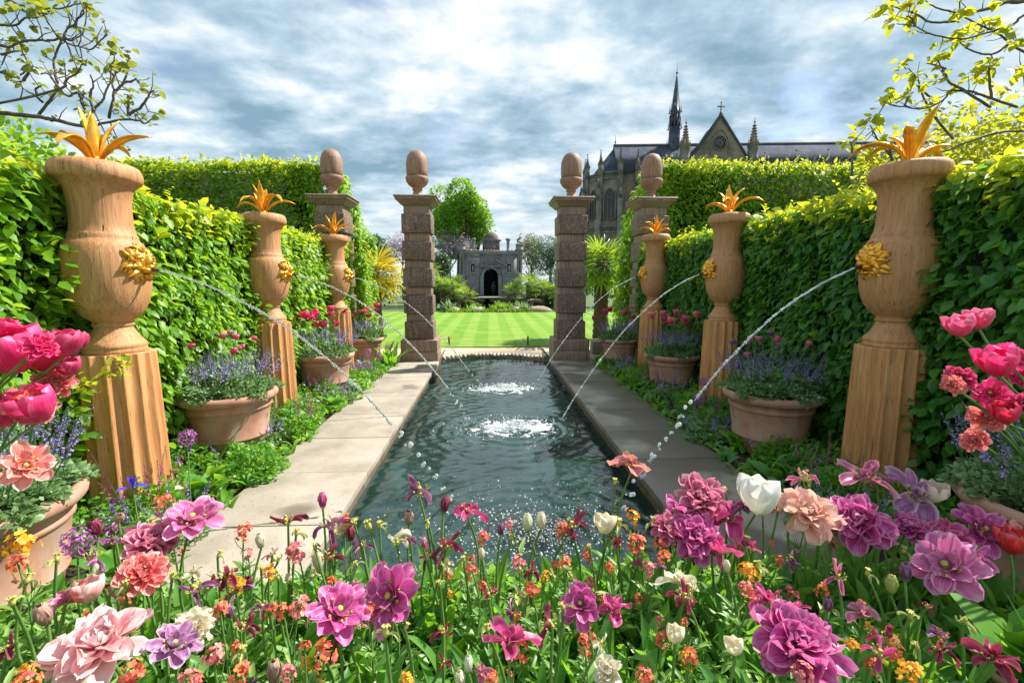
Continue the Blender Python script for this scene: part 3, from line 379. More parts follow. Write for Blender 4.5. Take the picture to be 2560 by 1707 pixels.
# ------------------------------------------------------------------ ground, pool, paving
PX0,PX1=-1.15,1.37; WZ=-.2
def arc_y(x): 
    u=(x-.11)/1.26; return 11.0+.6*(1-u*u)
b=MB(); B=700; Z=-.07
for x0,x1,y0,y1 in [(-B,PX0-.02,-B,B),(PX1+.02,B,-B,B),(PX0-.02,PX1+.02,-B,.55),(PX0-.02,PX1+.02,11.9,B)]:
    b.add([(x0,y0,Z),(x1,y0,Z),(x1,y1,Z),(x0,y1,Z)],[(0,1,2,3)])
tag(b.build('ground',M['earth']),kind='structure')
b=MB(); xs=np.linspace(PX0-.02,PX1+.02,41)
for i in range(40):
    x0,x1=xs[i],xs[i+1]
    b.add([(x0,arc_y(x0),-.11),(x1,arc_y(x1),-.11),(x1,12.1,.0),(x0,12.1,.0),(x0,arc_y(x0),-.35),(x1,arc_y(x1),-.35)],[(0,1,2,3),(4,5,1,0)])
for x0,x1 in ((-14,PX0-.02),(PX1+.02,14)): b.add([(x0,9.95,0),(x1,9.95,0),(x1,12.1,0),(x0,12.1,0)],[(0,1,2,3)])
tag(b.build('gravel_path',M['gravel']),kind='structure')
b=MB(); b.add([(-26,12.05,.015),(26,12.05,.015),(26,27.5,.015),(-26,27.5,.015)],[(0,1,2,3)])
tag(b.build('lawn',M['lawn']),kind='structure')
for sgn,x0,x1 in ((-1,PX0-.9,PX0+.03),(1,PX1-.03,PX1+.9)):
    b=MB(); y=.5
    while y<9.9:
        L=.86+.1*rng.random(); y1=min(y+L,9.93)
        dz=rng.normal(0,.0015); b.box(x0+rng.normal(0,.003),x1,y+.004,y1-.004,-.065+dz,dz); y=y1
    tag(b.build('path',M['paving' if sgn<0 else 'paving_wet_shade'],bevel=.006),kind='structure')
    b=MB(); xa,xb=(x0+.02,x1-.05) if sgn<0 else (x0+.05,x1-.02)
    b.box(xa,xb,.5,11.15,-.6,-.068); tag(b.build('pool_wall',M['wall_stone']),kind='structure')
    b=MB(); xa,xb=(-3.1,x0-.004) if sgn<0 else (x1+.004,3.4)
    n=60; m=10; X,Y=np.meshgrid(np.linspace(xa,xb,m),np.linspace(.5,9.95,n)); 
    V=np.stack([X,Y,-.045+rng.random(X.shape)*.035],-1).reshape(-1,3); i=np.arange(n-1)[:,None]*m; j=np.arange(m-1)[None]
    b.add(V,np.stack([i+j,i+j+1,i+m+j+1,i+m+j],-1).reshape(-1,4)); tag(b.build('soil',M['soil'],smooth=True),kind='structure')
# front bed soil, slightly raised, and its retaining kerb
b=MB(); n=50;m=60; X,Y=np.meshgrid(np.linspace(-2.6,2.9,m),np.linspace(-.4,2.3,n)); V=np.stack([X,Y,.05+rng.random(X.shape)*.04],-1).reshape(-1,3)
i=np.arange(n-1)[:,None]*m; j=np.arange(m-1)[None]; b.add(V,np.stack([i+j,i+j+1,i+m+j+1,i+m+j],-1).reshape(-1,4))
b.box(-2.6,2.9,2.3,2.36,-.5,.06); tag(b.build('flower_bed_soil',M['soil']),kind='structure')
# water: real ripples
n=460;m=130; xs=np.linspace(PX0-.04,PX1+.04,m); ys=.8+(np.linspace(0,1,n)**1.25)*10.9
X,Y=np.meshgrid(xs,ys)
FO=[(.19,8.05),(.28,5.8),(.34,3.15)]
H=np.zeros_like(X); r2=np.random.default_rng(5)
for k in range(46):
    a=r2.random()*6.283; lam=.09+.5*r2.random()**2; H+=np.sin((X*math.cos(a)+Y*math.sin(a))*6.283/lam+r2.random()*6.283)*lam*.0027
for fx,fy in FO:
    d=np.hypot(X-fx,(Y-fy)); H+=.009*np.sin(d*6.283/.17+.8*np.sin(np.arctan2(Y-fy,X-fx)*5))*np.exp(-d*.9)/(.5+d)
V=np.stack([X,Y,WZ+H],-1).reshape(-1,3); i=np.arange(n-1)[:,None]*m; j=np.arange(m-1)[None]
tag(mesh_np('pool_water',V,[np.stack([i+j,i+j+1,i+m+j+1,i+m+j],-1).reshape(-1,4)],M['water'],smooth=True),kind='structure')
# edging stones along the curved far end
for k in range(27):
    x=PX0+.03+k*(PX1-PX0-.06)/26; y=arc_y(x); sl_=-2*.55*(x-.11)/1.26**2
    b=MB(); L=.062+.01*rng.random(); b.ell((0,0,0),(L*.62,.11+.03*rng.random(),.04+.012*rng.random()),8,6)
    o=b.build('edging_stone',M['pebble'],smooth=True,loc=(x,y-.02,-.115),jit=.004); o.rotation_euler=(rng.normal(0,.1),0,math.atan(sl_)*.6+rng.normal(0,.15))
    tag(o,'grey cobble set on edge in the curved row at the far end of the pool','cobble','cobbles edging the far end of the pool')
# bubbling fountains
for q,(fx,fy) in enumerate(FO):
    sx,sy,hh_=[(.62,.34,.10),(.56,.36,.12),(.85,.55,.12)][q]
    lab=['white bubbling fountain farthest away in the pool','white bubbling fountain in the middle of the pool','nearest splashing fountain, seen between the flowers'][q]
    t=thing('bubbling_fountain',lab,'fountain',(fx,fy,WZ),group='bubbling fountains along the pool')
    n=70;m=70; U,Vv=np.meshgrid(np.linspace(-1,1,m),np.linspace(-1,1,n)); R=np.hypot(U,Vv)
    r3=np.random.default_rng(q+40); h=np.zeros_like(U)
    for k in range(30):
        a=r3.random()*6.28; f=4+26*r3.random(); h+=np.sin((U*math.cos(a)+Vv*math.sin(a))*f+r3.random()*6)/(1+f*.05)
    h=h/h.std(); base=np.clip(1-R**2,0,1); dens=1.0 if q<2 else .25
    two=np.exp(-((U-.42)**2+Vv**2)/.12)+np.exp(-((U+.42)**2+Vv**2)/.12)
    Zh=(hh_*.42*two+.012*h)*base**.3-.045-(.05 if q==2 else 0)+(.018*h*(1-base)) + (.03*(base>0)*dens)
    Vt=np.stack([U*sx,Vv*sy,Zh],-1).reshape(-1,3)
    ii=np.arange(n-1)[:,None]*m; jj=np.arange(m-1)[None]
    mesh_np('froth',Vt,[np.stack([ii+jj,ii+jj+1,ii+m+jj+1,ii+m+jj],-1).reshape(-1,4)],M['froth'],t,smooth=True)
    b=MB(); nd=[600,750,1300][q]
    ICO=[(0,0,1),(.894,0,.447),(.276,.851,.447),(-.724,.526,.447),(-.724,-.526,.447),(.276,-.851,.447),(.724,.526,-.447),(-.276,.851,-.447),(-.894,0,-.447),(-.276,-.851,-.447),(.724,-.526,-.447),(0,0,-1)]
    ICF=[(0,1,2),(0,2,3),(0,3,4),(0,4,5),(0,5,1),(1,6,2),(2,7,3),(3,8,4),(4,9,5),(5,10,1),(2,6,7),(3,7,8),(4,8,9),(5,9,10),(1,10,6),(6,11,7),(7,11,8),(8,11,9),(9,11,10),(10,11,6)]
    a=r3.random(nd)*6.283; rr=np.abs(r3.normal(0,.6,nd)); px=rr*np.cos(a)*sx*1.15; py=rr*np.sin(a)*sy*1.3
    pz=np.abs(r3.normal(0,.05+.05*(q==2),nd))*np.exp(-rr*.8)+.004
    TV=np.array(ICO); sc_=(.004+.007*r3.random(nd)**2)*(1.2 if q<2 else .85)
    V1,F1=scatter(TV,ICF,np.stack([px,py,pz],-1),r3.normal(0,1,(nd,3)),r3.normal(0,1,(nd,3)),sc_)
    b.add(V1,F1); tag(b.build('droplets',M['froth'],t,smooth=True),kind='stuff')
# ------------------------------------------------------------------ urns, pedestals, lion masks, gilded agaves
UP=[(.0,.0),(.2,0),(.204,.012),(.2,.03),(.196,.036),(.203,.045),(.203,.058),(.192,.078),(.165,.105),(.14,.15),(.122,.185),(.12,.197),(.13,.203),(.133,.216),(.124,.228),(.128,.24),(.175,.272),(.213,.325),(.243,.39),(.262,.47),(.27,.56),(.271,.66),(.265,.735),(.252,.79),(.234,.825),(.215,.845),(.212,.852),(.212,.872),(.206,.885),(.197,.9),(.19,.95),(.187,1.04),(.19,1.12),(.2,1.19),(.222,1.235),(.238,1.25),(.243,1.258),(.262,1.266),(.274,1.29),(.277,1.32),(.272,1.35),(.258,1.378),(.236,1.39),(.215,1.39),(.2,1.37),(.19,1.3),(.19,1.28),(0,1.28)]
def lion(parent,sc=1.0):
    """gilded lion head looking along +X with a radiating mane, local to parent"""
    r=np.random.default_rng(3)
    X0=.243; Z0=.668
    def P3(d,a,rr): # depth out of the wall, angle, radius
        return (X0+d*.8-(rr**2)*1.5, rr*math.cos(a), Z0+rr*math.sin(a))
    b=MB(); FB=b; b=MB(); b.ell((X0-.012,0,Z0),(.06,.08,.098),16,10)
    b.ell((X0+.035,0,Z0+.012),(.045,.026,.05),12,8)            # nose bridge
    b.ell((X0+.062,0,Z0-.018),(.026,.03,.017),12,8)            # nose tip
    for s_ in (-1,1):
        b.ell((X0+.045,s_*.024,Z0-.04),(.034,.026,.021),12,8)   # muzzle pads
        b.ell((X0+.026,s_*.045,Z0+.043),(.022,.032,.013),12,6)  # brow
        b.ell((X0+.018,s_*.055,Z0-.018),(.028,.022,.028),12,8)  # cheek
        b.ell((X0+.034,s_*.036,Z0+.022),(.011,.013,.010),10,6)  # eyeball
        b.ell((X0+.0,s_*.078,Z0+.055),(.022,.018,.028),10,6)    # ear
    b.ell((X0+.03,0,Z0-.078),(.028,.03,.018),12,6)              # lower jaw
    for i_ in range(len(b.V)):
        b.V[i_]=(b.V[i_]-np.array([X0,0,Z0]))*np.array([1.0,1.12,1.12])+np.array([X0,0,Z0])
    b.build('lion_face',M['gilding'],parent,smooth=True)
    b=MB()
    for ring,(n,r0,r1,w_,d0) in enumerate([(17,.088,.158,.020,.006),(16,.086,.142,.019,.022),(15,.086,.126,.016,.034)]):
        for k in range(n):
            a=k/n*6.283+ring*.23+r.normal(0,.05); L=r1*(1+.08*r.normal())+(.012 if math.sin(a)<-.5 else 0); cur=r.normal(0,.28)
            m_=5; V=[]; tt=np.linspace(0,1,9)
            for t in tt:
                rr=r0*.8+(L-r0*.8)*t; aa=a+cur*t**2; wd=w_*(.55+.75*math.sin(min(t*1.15,1)*2.2))*(1-t**2.6)+.001
                for s_ in np.linspace(-1,1,m_):
                    p=np.array(P3(d0+.02*math.sin(t*2.6)+.009*(1-abs(s_))*(1-t*.5)-.010*s_*s_+.004*math.cos(s_*7+k),aa,rr)); V.append(p+s_*wd*np.array([0,-math.sin(aa),math.cos(aa)]))
            i_=np.arange(8)[:,None]*m_; j_=np.arange(m_-1)[None]; F=np.stack([i_+j_,i_+j_+1,i_+m_+j_+1,i_+m_+j_],-1).reshape(-1,4); V=np.array(V)
            b.add(V,F); V2=V.copy(); V2[:,0]-=.012; b.add(V2,F[:,::-1])
            rim=[q*m_ for q in range(9)]; rim2=[q*m_+m_-1 for q in range(9)]
            W=np.vstack([V,V2]); nv=len(V)
            b.add(W,[(rim[q],rim[q]+nv,rim[q+1]+nv,rim[q+1]) for q in range(8)]+[(rim2[q],rim2[q+1],rim2[q+1]+nv,rim2[q]+nv) for q in range(8)])
    b.build('mane',M['gilding'],parent,smooth=True)
    b=MB(); b.tube([(X0+.06,0,Z0-.045),(X0+.09,0,Z0-.044),(X0+.118,0,Z0-.045)],[.012,.012,.013],8); b.build('spout',M['dark_metal'],parent,smooth=True)
def agave(name_label,loc,seed,scale=1):
    r=np.random.default_rng(int(seed*10)); t=thing("gilded_agave",name_label,'metal plant',loc,group='gilded agaves in the wooden urns')
    b=MB(); b.lathe([(0,-.09),(.05,-.09),(.042,-.03),(.05,.05),(.03,.08),(0,.09)],14); b.build('stem_base',M['gold_leaf'],t,smooth=True)
    nl=9
    for k in range(nl):
        az=k/nl*6.283*1.62+r.normal(0,.15)+seed; inner=k>=5
        L=(.42 if not inner else .36)*scale*(1+.14*r.normal()); W=.062*(1+.1*r.normal())
        a0=rad(30 if not inner else 6)+r.normal(0,.1); a1=rad(125 if not inner else 34)+r.normal(0,.4)
        n=14; tt=np.linspace(0,1,n); ang=a0+(a1-a0)*tt**1.25
        rr=.02+np.concatenate([[0],np.cumsum(np.sin(ang[:-1]))])*L/(n-1); zz_=.02+np.concatenate([[0],np.cumsum(np.cos(ang[:-1]))])*L/(n-1)
        wd=W*.5*np.clip(.5+1.0*np.sin(tt*2.4)**1.3,0,9)*(1-tt**4)+.001
        er=np.array([math.cos(az),math.sin(az),0]); et=np.array([-math.sin(az),math.cos(az),0]); V=[];m_=5
        for i in range(n):
            nn=-math.cos(ang[i])*er+math.sin(ang[i])*np.array([0,0,1])
            for s_ in np.linspace(-1,1,m_): V.append(er*rr[i]+np.array([0,0,1])*zz_[i]+et*s_*wd[i]+nn*(abs(s_)**1.5*wd[i]*.55))
        V=np.array(V); i=np.arange(n-1)[:,None]*m_; j=np.arange(m_-1)[None]
        o=mesh_np('leaf',V,[np.stack([i+j,i+j+1,i+m_+j+1,i+m_+j],-1).reshape(-1,4)],M['gold_leaf'],t,smooth=True)
        sm=o.modifiers.new('thickness','SOLIDIFY'); sm.thickness=.006
    return t
def flute(a): return 1.02-.135*np.abs(np.sin(a*8))**.85
ped0=thing('pedestal','','pedestal',(0,0,0))
b=MB(); b.lathe([(0,.06),(.262,.06),(.262,.075),(.238,1.19),(.235,1.2),(0,1.2)],180,flute=flute); b.build('fluted_column',M['oak_column'],ped0,smooth=False)
b=MB(); b.box(-.33,.33,-.33,.33,-.12,.057); b.build('plinth',M['plinth_stone'],ped0,bevel=.008)
urn0=thing('urn','','urn',(0,0,0))
b=MB(); b.lathe([(r_*.93,z_) for r_,z_ in UP],64); b.build('vase_body',M['oak_urn'],urn0,smooth=True); lion(urn0)
UY=[3.45,5.97,8.5]; nth=['nearest','middle','farthest']; k=0
for side,xs_,rz in (('left',(-2.745,-2.81,-2.8),0),('right',(3.2,3.14,3.1),math.pi)):
    for i,y in enumerate(UY):
        x=xs_[i]
        p=ped0 if k==0 else copy_tree(ped0); p.location=(x,y,0); p.rotation_euler=(0,0,0)
        tag(p,f'fluted oak pedestal on a stone plinth under the {nth[i]} urn of the {side} row','pedestal','fluted pedestals under the urns')
        u=urn0 if k==0 else copy_tree(urn0); u.location=(x,y,1.2); u.rotation_euler=(0,0,rz); zs_=(.95,.97,.97)[i] if side=='left' else 1.0; u.scale=(1,1,zs_)
        tag(u,f'turned oak urn with gilded lion mask, {nth[i]} of the {side} row'+(' against the sunlit hedge' if side=='left' else ' against the shaded hedge'),'urn','oak urns with lion masks')
        agave(f'golden agave with curling leaves growing from the {nth[i]} urn of the {side} row',(x,y,1.2+1.36*zs_),k*1.7+.4)
        k+=1
# ------------------------------------------------------------------ water jets
def jet(x0,y,sx,lab,seed,jm,z0=None,xl=2.02,solid=.62):
    r=np.random.default_rng(seed); z0=z0 or (1.8 if sx>0 else 1.827); t=thing('water_jet',lab,'water jet',(x0,y,z0),group='water jets from the lion masks')
    xl=xl if sx<0 else 2.26; f=(lambda d:-(.36*d+.385*d*d)) if sx<0 else (lambda d:-(.2*d+.31*d*d))
    b=MB(); n=260; d=np.linspace(0,xl*solid,n); ph=r.random()*6
    wob=np.cumsum(r.normal(0,.0011,(n,2)),0)*np.clip(d,0,1)[:,None]; P=np.stack([sx*d,wob[:,0],f(d)+wob[:,1]],-1)
    rr=.0065+.0022*np.sin(d*97+ph+3*np.sin(d*11))*np.clip(d*2,0.2,1)+.0034*r.normal(size=n)*np.clip(d*1.4,.1,1.2)+.001*d
    b.tube(P,np.clip(rr,.004,.03),7)
    P2=P+np.stack([0*d,.007*np.sin(d*31+np.sin(d*9)),.008*np.cos(d*23+ph)],-1); b.tube(P2,np.clip(rr*.45+.002*r.normal(size=n),.0015,.02),5)
    b.build('stream',M[jm],t,smooth=True)
    b=MB(); dd=xl*solid
    while dd<xl*1.04:
        dd+=.018+.05*r.random()*(dd/xl); off=r.normal(0,.014,3)
        for _ in range(r.integers(1,4)):
            q=r.normal(0,.01,3); s_=.006+.008*r.random(); b.ell((sx*dd+off[0]+q[0],off[1]+q[1],f(dd)+off[2]+q[2]),(s_*1.3,s_,s_*1.4),8,5)
    tag(b.build('drops',M['jet_water'],t,smooth=True),kind='stuff')
k=0
for side,xs_,sx in (('left',(-2.43,-2.48,-2.47),1),('right',(2.87,2.81,2.77),-1)):
    for i,y in enumerate(UY):
        x=xs_[i]
        jet(x,y,sx,f'water jet arching into the pool from the {nth[i]} lion mask on the {side}',k+90,'jet_faint' if side=='left' else 'jet_water',solid=((.74,.85,.92)[i] if side=='left' else (.62 if i==0 else .9))); k+=1
# ------------------------------------------------------------------ acorn topped pillars
def pillar(x,y,lab):
    t=thing('acorn_pillar',lab,'pillar',(x,y,0),rng.normal(0,.01),group='rusticated oak pillars with acorns')
    b=MB(); b.box(-.41,.41,-.42,.4,-.05,.2); b.build('foot',M['oak_pillar'],t,bevel=.015)
    b=MB(); b.box(-.4,.4,-.405,.39,.203,.46); b.build('base_block',M['oak_pillar'],t,bevel=.02)
    z=.463
    for q in range(5):
        b=MB(); b.box(-.315,.315,-.33,.31,z,z+.4); b.build('carved_block',M['oak_carved'],t,bevel=.018,jit=.003); z+=.403
        b=MB(); b.box(-.272,.272,-.28,.27,z,z+.17); b.build('plain_block',M['oak_pillar'],t,bevel=.008); z+=.173
    b=MB(); b.frustum(0,0,z,z+.11,.3,.29,.41,.4); b.box(-.43,.43,-.42,.42,z+.112,z+.165); b.frustum(0,0,z+.167,z+.2,.46,.45,.44,.43); b.build('cap',M['oak_pillar'],t,bevel=.006)
    z+=.2
    b=MB(); b.lathe([(0,0),(.165,0),(.165,.02),(.12,.05),(.095,.1),(.09,.15),(.11,.165),(.115,.185),(.1,.2),(.1,.215),(.15,.24),(.205,.29),(.24,.35),(.248,.39),(.25,.43),(.235,.44),(0,.44)],32); b.build('acorn_cup',M['oak_acorn'],t,smooth=False,loc=(0,0,z))
    b=MB(); b.lathe([(0,.44),(.2,.44),(.222,.46),(.23,.55),(.232,.68),(.222,.79),(.195,.88),(.14,.955),(.07,.99),(.02,1.0),(0,1.003)],32); b.build('acorn',M['oak_acorn'],t,smooth=True,loc=(0,0,z))
    for ch in KIDS(t):
        if ch.name.startswith('carved') or ch.name.startswith('plain'): ch.rotation_euler=(0,0,rng.normal(0,.012))
for x,l in ((-3.38,'outer oak pillar on the left, half hidden behind the low hedge'),(-1.56,'inner oak pillar at the left corner of the pool'),(1.82,'inner oak pillar at the right corner of the pool'),(3.62,'outer oak pillar on the right in front of the chapel')): pillar(x,10.37,l)
# ------------------------------------------------------------------ flower pots
PP=[(0,0),(.29,0),(.3,.02),(.325,.15),(.33,.158),(.345,.165),(.345,.18),(.337,.19),(.375,.44),(.38,.45),(.392,.455),(.392,.475),(.385,.485),(.395,.52),(.41,.53),(.435,.54),(.45,.56),(.455,.585),(.445,.61),(.42,.62),(.395,.61),(.385,.58),(.38,.53),(0,.53)]
pot0=thing('flower_pot','','flower pot',(0,0,0)); b=MB(); b.lathe(PP,64); b.build('pot_body',M['terracotta'],pot0,smooth=True)
b=MB(); b.lathe([(0,.565),(.2,.572),(.382,.56)],30); b.build('potting_soil',M['soil'],pot0,jit=.006)
POTS=[('left',-2.62,2.28,1.0,'large terracotta pot at the left edge, beside the nearest pedestal'),('left',-2.66,4.66,1.0,'large terracotta pot between the nearest and middle left pedestals'),('left',-2.6,7.2,1.0,'terracotta pot between the middle and farthest left pedestals'),('left',-2.62,9.45,.97,'terracotta pot beyond the farthest left pedestal'),
('right',2.93,2.02,1.0,'large terracotta pot at the right edge, in front of the nearest pedestal'),('right',2.86,4.4,1.0,'large terracotta pot between the nearest and middle right pedestals'),('right',2.9,7.05,.95,'terracotta pot between the middle and farthest right pedestals'),('right',2.72,9.35,.9,'terracotta pot beyond the farthest right pedestal'),('right',2.05,1.42,.42,'small terracotta pot with green leaves at the lower right corner')]
for k,(sd_,x,y,sc_,lab) in enumerate(POTS):
    p=pot0 if k==0 else copy_tree(pot0); p.location=(x,y,0); p.scale=(sc_,)*3; p.rotation_euler=(0,0,k*1.1); tag(p,lab,'flower pot','terracotta pots with flowers')
# ------------------------------------------------------------------ rope fence
rf=thing('rope_fence','low rope slung between short wooden stakes at the near edge of the lawn','fence',(0,12.35,0))
px=[-9.6,-7.5,-5.4,-3.25,-1.11,1.04,3.2,5.3,7.4,9.5]
for x in px:
    b=MB(); b.lathe([(0,0),(.025,0),(.025,.25),(.018,.265),(0,.268)],8,c=(x,0,0)); b.build('stake',M['timber_post'],rf,smooth=False)
for a_,b_ in zip(px[:-1],px[1:]):
    t_=np.linspace(0,1,14); P=np.stack([a_+(b_-a_)*t_,0*t_,.2-.075*4*t_*(1-t_)*(.8+.3*rng.random())],-1); b=MB(); b.tube(P,.008,5); b.build('rope',M['rope'],rf,smooth=True)
b=MB(); b.box(-.2,.2,-.17,.17,-.07,.32); tag(b.build('stone_block',M['rock'],bevel=.03,jit=.006,loc=(2.66,10.85,0)),'small squared stone block at the foot of the near right palm','stone block')
# ------------------------------------------------------------------ hedges
def leaves_mesh(name,pos,t,n,size,m,parent,wid=1.0,tv=LEAF_V,tf=LEAF_F):
    V,F=scatter(tv,tf,pos,t,n,size,wid); return mesh_np(name,V,[F],m,parent)
def fbm2(u,v,seed,f0=1.0):
    r=np.random.default_rng(seed); h=np.zeros_like(u)
    for k in range(14):
        a=r.random()*6.283; f=f0*(1+5*r.random()); h+=np.sin((u*math.cos(a)+v*math.sin(a))*f+r.random()*6.28)/f**.7
    return h/2.2
def hedge_face(o,u,v,nrm,Lu,Lv,dens,size,seed,bump=.08,hang=.55,sweep=0.0):
    """leaves over a rectangle o + a*u + b*v; leaves hang outward and down"""
    r=np.random.default_rng(seed); n=int(Lu*Lv*dens); a=r.random(n)*Lu; b_=r.random(n)*Lv
    o,u,v,nrm=map(lambda q:np.array(q,float),(o,u,v,nrm))
    h=(fbm2(a,b_,seed,2.2)+.7*fbm2(a,b_,seed+50,7.0))*bump+r.normal(0,.032,n)-.03
    P=o+a[:,None]*u+b_[:,None]*v+h[:,None]*nrm
    T=nrm*.55+np.array([0,0,-hang])+u*sweep+r.normal(0,.42,(n,3)); Nn=nrm*.75+np.array([0,0,.75])+r.normal(0,.33,(n,3))
    S=size*(.5+.75*r.random(n)**.8); return P,T,Nn,S
def shoots(o,wh,z,n,seed,h=.2):
    r=np.random.default_rng(seed+99); P=[];T=[];N_=[];S=[]
    for k in range(n):
        b0=np.array([o[0]+r.random()*wh[0],o[1]+r.random()*wh[1],z]); d=norm(np.array([r.normal(0,.4),r.normal(0,.4),1.])); ln=h*r.random()**1.5*1.2+.03
        for q in range(7):
            a=r.random()*6.28; P.append(b0+d*ln*(q+1)/7); T.append((math.cos(a),math.sin(a),.5)); N_.append((-.3*math.cos(a),-.3*math.sin(a),1)); S.append(.075*(1.1-.5*q/7))
    return np.array(P),np.array(T),np.array(N_)+r.normal(0,.2,(len(P),3)),np.array(S)
def build_hedge(label,x_in,sgn,y0,y1,top,width,name='hedge',m_face='hornbeam',seed=1,size=.105):
    t=thing(name,label,'hedge',((x_in),(y0+y1)/2,0)); L=np.array(t.location)
    x_out=x_in+sgn*width; core=MB()
    a,b_=sorted((x_in+sgn*.1,x_out-sgn*.1)); core.box(a,b_,y0+.08,y1-.08,-.07,top-.14)
    o=core.build('hedge_core',M['hedge_core'],t); o.location=(-L[0],-L[1],-L[2])
    fs=[hedge_face((x_in,y0,0),(0,1,0),(0,0,1),(-sgn,0,0),y1-y0,top-.05,900,size,seed,.07,.6,sweep=-.15),
        hedge_face((min(x_in,x_out),y1,0),(1,0,0),(0,0,1),(0,1,0),width,top,300,size,seed+1),
        hedge_face((min(x_in,x_out),y0,0),(1,0,0),(0,0,1),(0,-1,0),width,top,500,size,seed+2)]
    r=np.random.default_rng(seed+71)
    for yu,nn_ in ((3.45,420),(5.97,260),(8.5,200)):
        xu=-2.75 if sgn<0 else 3.17
        P_=np.stack([xu+sgn*r.uniform(.10,.34,nn_),yu-r.uniform(.12,.36,nn_),r.uniform(.15,2.42,nn_)],-1); P_[:,0]+=-sgn*.10*np.sin(P_[:,2]*6+yu)
        fs.append((P_,np.array([-sgn*.9,-.2,-.25])+r.normal(0,.35,(nn_,3)),np.array([-sgn*.2,-.4,.9])+r.normal(0,.3,(nn_,3)),size*(.6+.5*r.random(nn_))))
    P,T,Nn,S=[np.concatenate(q) for q in zip(*fs)]
    P=P-L; leaves_mesh('foliage',P,T,Nn,S,M[m_face],t)
    r=np.random.default_rng(seed+5)
    P,T,Nn,S=hedge_face((min(x_in,x_out),y0,top-.06),(1,0,0),(0,1,0),(0,0,1),width,y1-y0,620,size*.95,seed+3,.06,-.35)
    edge=np.abs(P[:,0]-x_in); P[:,2]-=np.clip(.16-edge,0,.2)*.9
    P2,T2,N2,S2=hedge_face((x_in,y0,top-.42),(0,1,0),(0,0,1),(-sgn,0,0),y1-y0,.42,520,size,seed+9,.08,.2)
    P2=P2[(k:=r.random(len(P2))<((P2[:,2]-(top-.42))/.42))]; T2,N2,S2=T2[k],N2[k],S2[k]
    P=np.concatenate([P,P2]);T=np.concatenate([T,T2]);Nn=np.concatenate([Nn,N2]);S=np.concatenate([S,S2])
    P3,T3,N3,S3=shoots((min(x_in,x_out),y0),(width,y1-y0),top-.08,260,seed)
    P=np.concatenate([P,P3]);T=np.concatenate([T,T3]);Nn=np.concatenate([Nn,N3]);S=np.concatenate([S,S3])
    leaves_mesh('top_growth',P-L,T,Nn,S,M['top_growth'],t)
    return t
build_hedge('low clipped sunlit hedge running behind the urns on the left',-2.93,-1,.3,9.98,2.5,1.3,seed=21)
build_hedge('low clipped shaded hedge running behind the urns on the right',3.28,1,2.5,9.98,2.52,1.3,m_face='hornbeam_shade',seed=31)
def tall(label,x0,x1,y0,y1,top,seed,inner):
    t=thing('tall_hedge',label,'hedge',((x0+x1)/2,(y0+y1)/2,0)); L=np.array(t.location)
    c=MB(); ci=inner-(1 if inner==x1 else -1)*1.15; c.box(min(ci,x0+.15 if inner==x1 else ci),max(ci,x1-.15 if inner==x0 else ci),y0+.12,y1-.1,-.07,top-.3); cj=inner-(1 if inner==x1 else -1)*.25; c.box(min(ci,cj),max(ci,cj),y0+.13,y1-.11,-.07,2.4); o=c.build('hedge_core',M['hedge_core'],t); o.location=tuple(-L)
    s_=1 if inner==x1 else -1
    fs=[hedge_face((x0,y0,0),(1,0,0),(0,0,1),(0,-1,0),x1-x0,top-.1,620,.12,seed,.13,.5),
        hedge_face((inner,y0,0),(0,1,0),(0,0,1),(s_,0,0),y1-y0,top-.1,620,.12,seed+1,.16,.5)]
    P,T,Nn,S=[np.concatenate(q) for q in zip(*fs)]
    # rounded, narrowing shoulder at the inner end
    f=np.clip((P[:,2]-2.2)/(top-2.2),0,1)**1.6*.75; d=np.clip(1-np.abs(P[:,0]-inner)/1.6,0,1); P[:,0]-=s_*f*d
    leaves_mesh('foliage',P-L,T,Nn,S,M['hornbeam'],t)
    P,T,Nn,S=hedge_face((x0,y0,top-.1),(1,0,0),(0,1,0),(0,0,1),x1-x0-.0,y1-y0,420,.11,seed+3,.13,-.6)
    d=np.clip(1-np.abs(P[:,0]-inner)/1.6,0,1); P[:,0]-=s_*.75*d
    P[:,2]-=np.clip(.25-(P[:,1]-y0),0,.3)*.6
    P2,T2,N2,S2=hedge_face((x0,y0,top-1.1),(1,0,0),(0,0,1),(0,-1,0),x1-x0,1.1,330,.11,seed+7,.15,.1)
    r=np.random.default_rng(seed); k=r.random(len(P2))<((P2[:,2]-(top-1.1))/1.1)**1.3; P2,T2,N2,S2=P2[k],T2[k],N2[k],S2[k]
    d=np.clip(1-np.abs(P2[:,0]-inner)/1.6,0,1); P2[:,0]-=s_*.75*d
    P3,T3,N3,S3=shoots((x0+.2,y0),(x1-x0-.9,y1-y0),top-.15,300,seed,.26); P3[:,0]+=0 if s_>0 else .5
    leaves_mesh('top_growth',np.concatenate([P,P2,P3])-L,np.concatenate([T,T2,T3]),np.concatenate([Nn,N2,N3]),np.concatenate([S,S2,S3]),M['top_growth'],t)
tall('tall hedge behind the outer pillar on the left',-10.5,-2.98,11.0,12.0,4.5,51,-2.98)
tall('tall hedge before the chapel on the right',3.32,11.5,11.0,12.0,4.6,61,3.32)
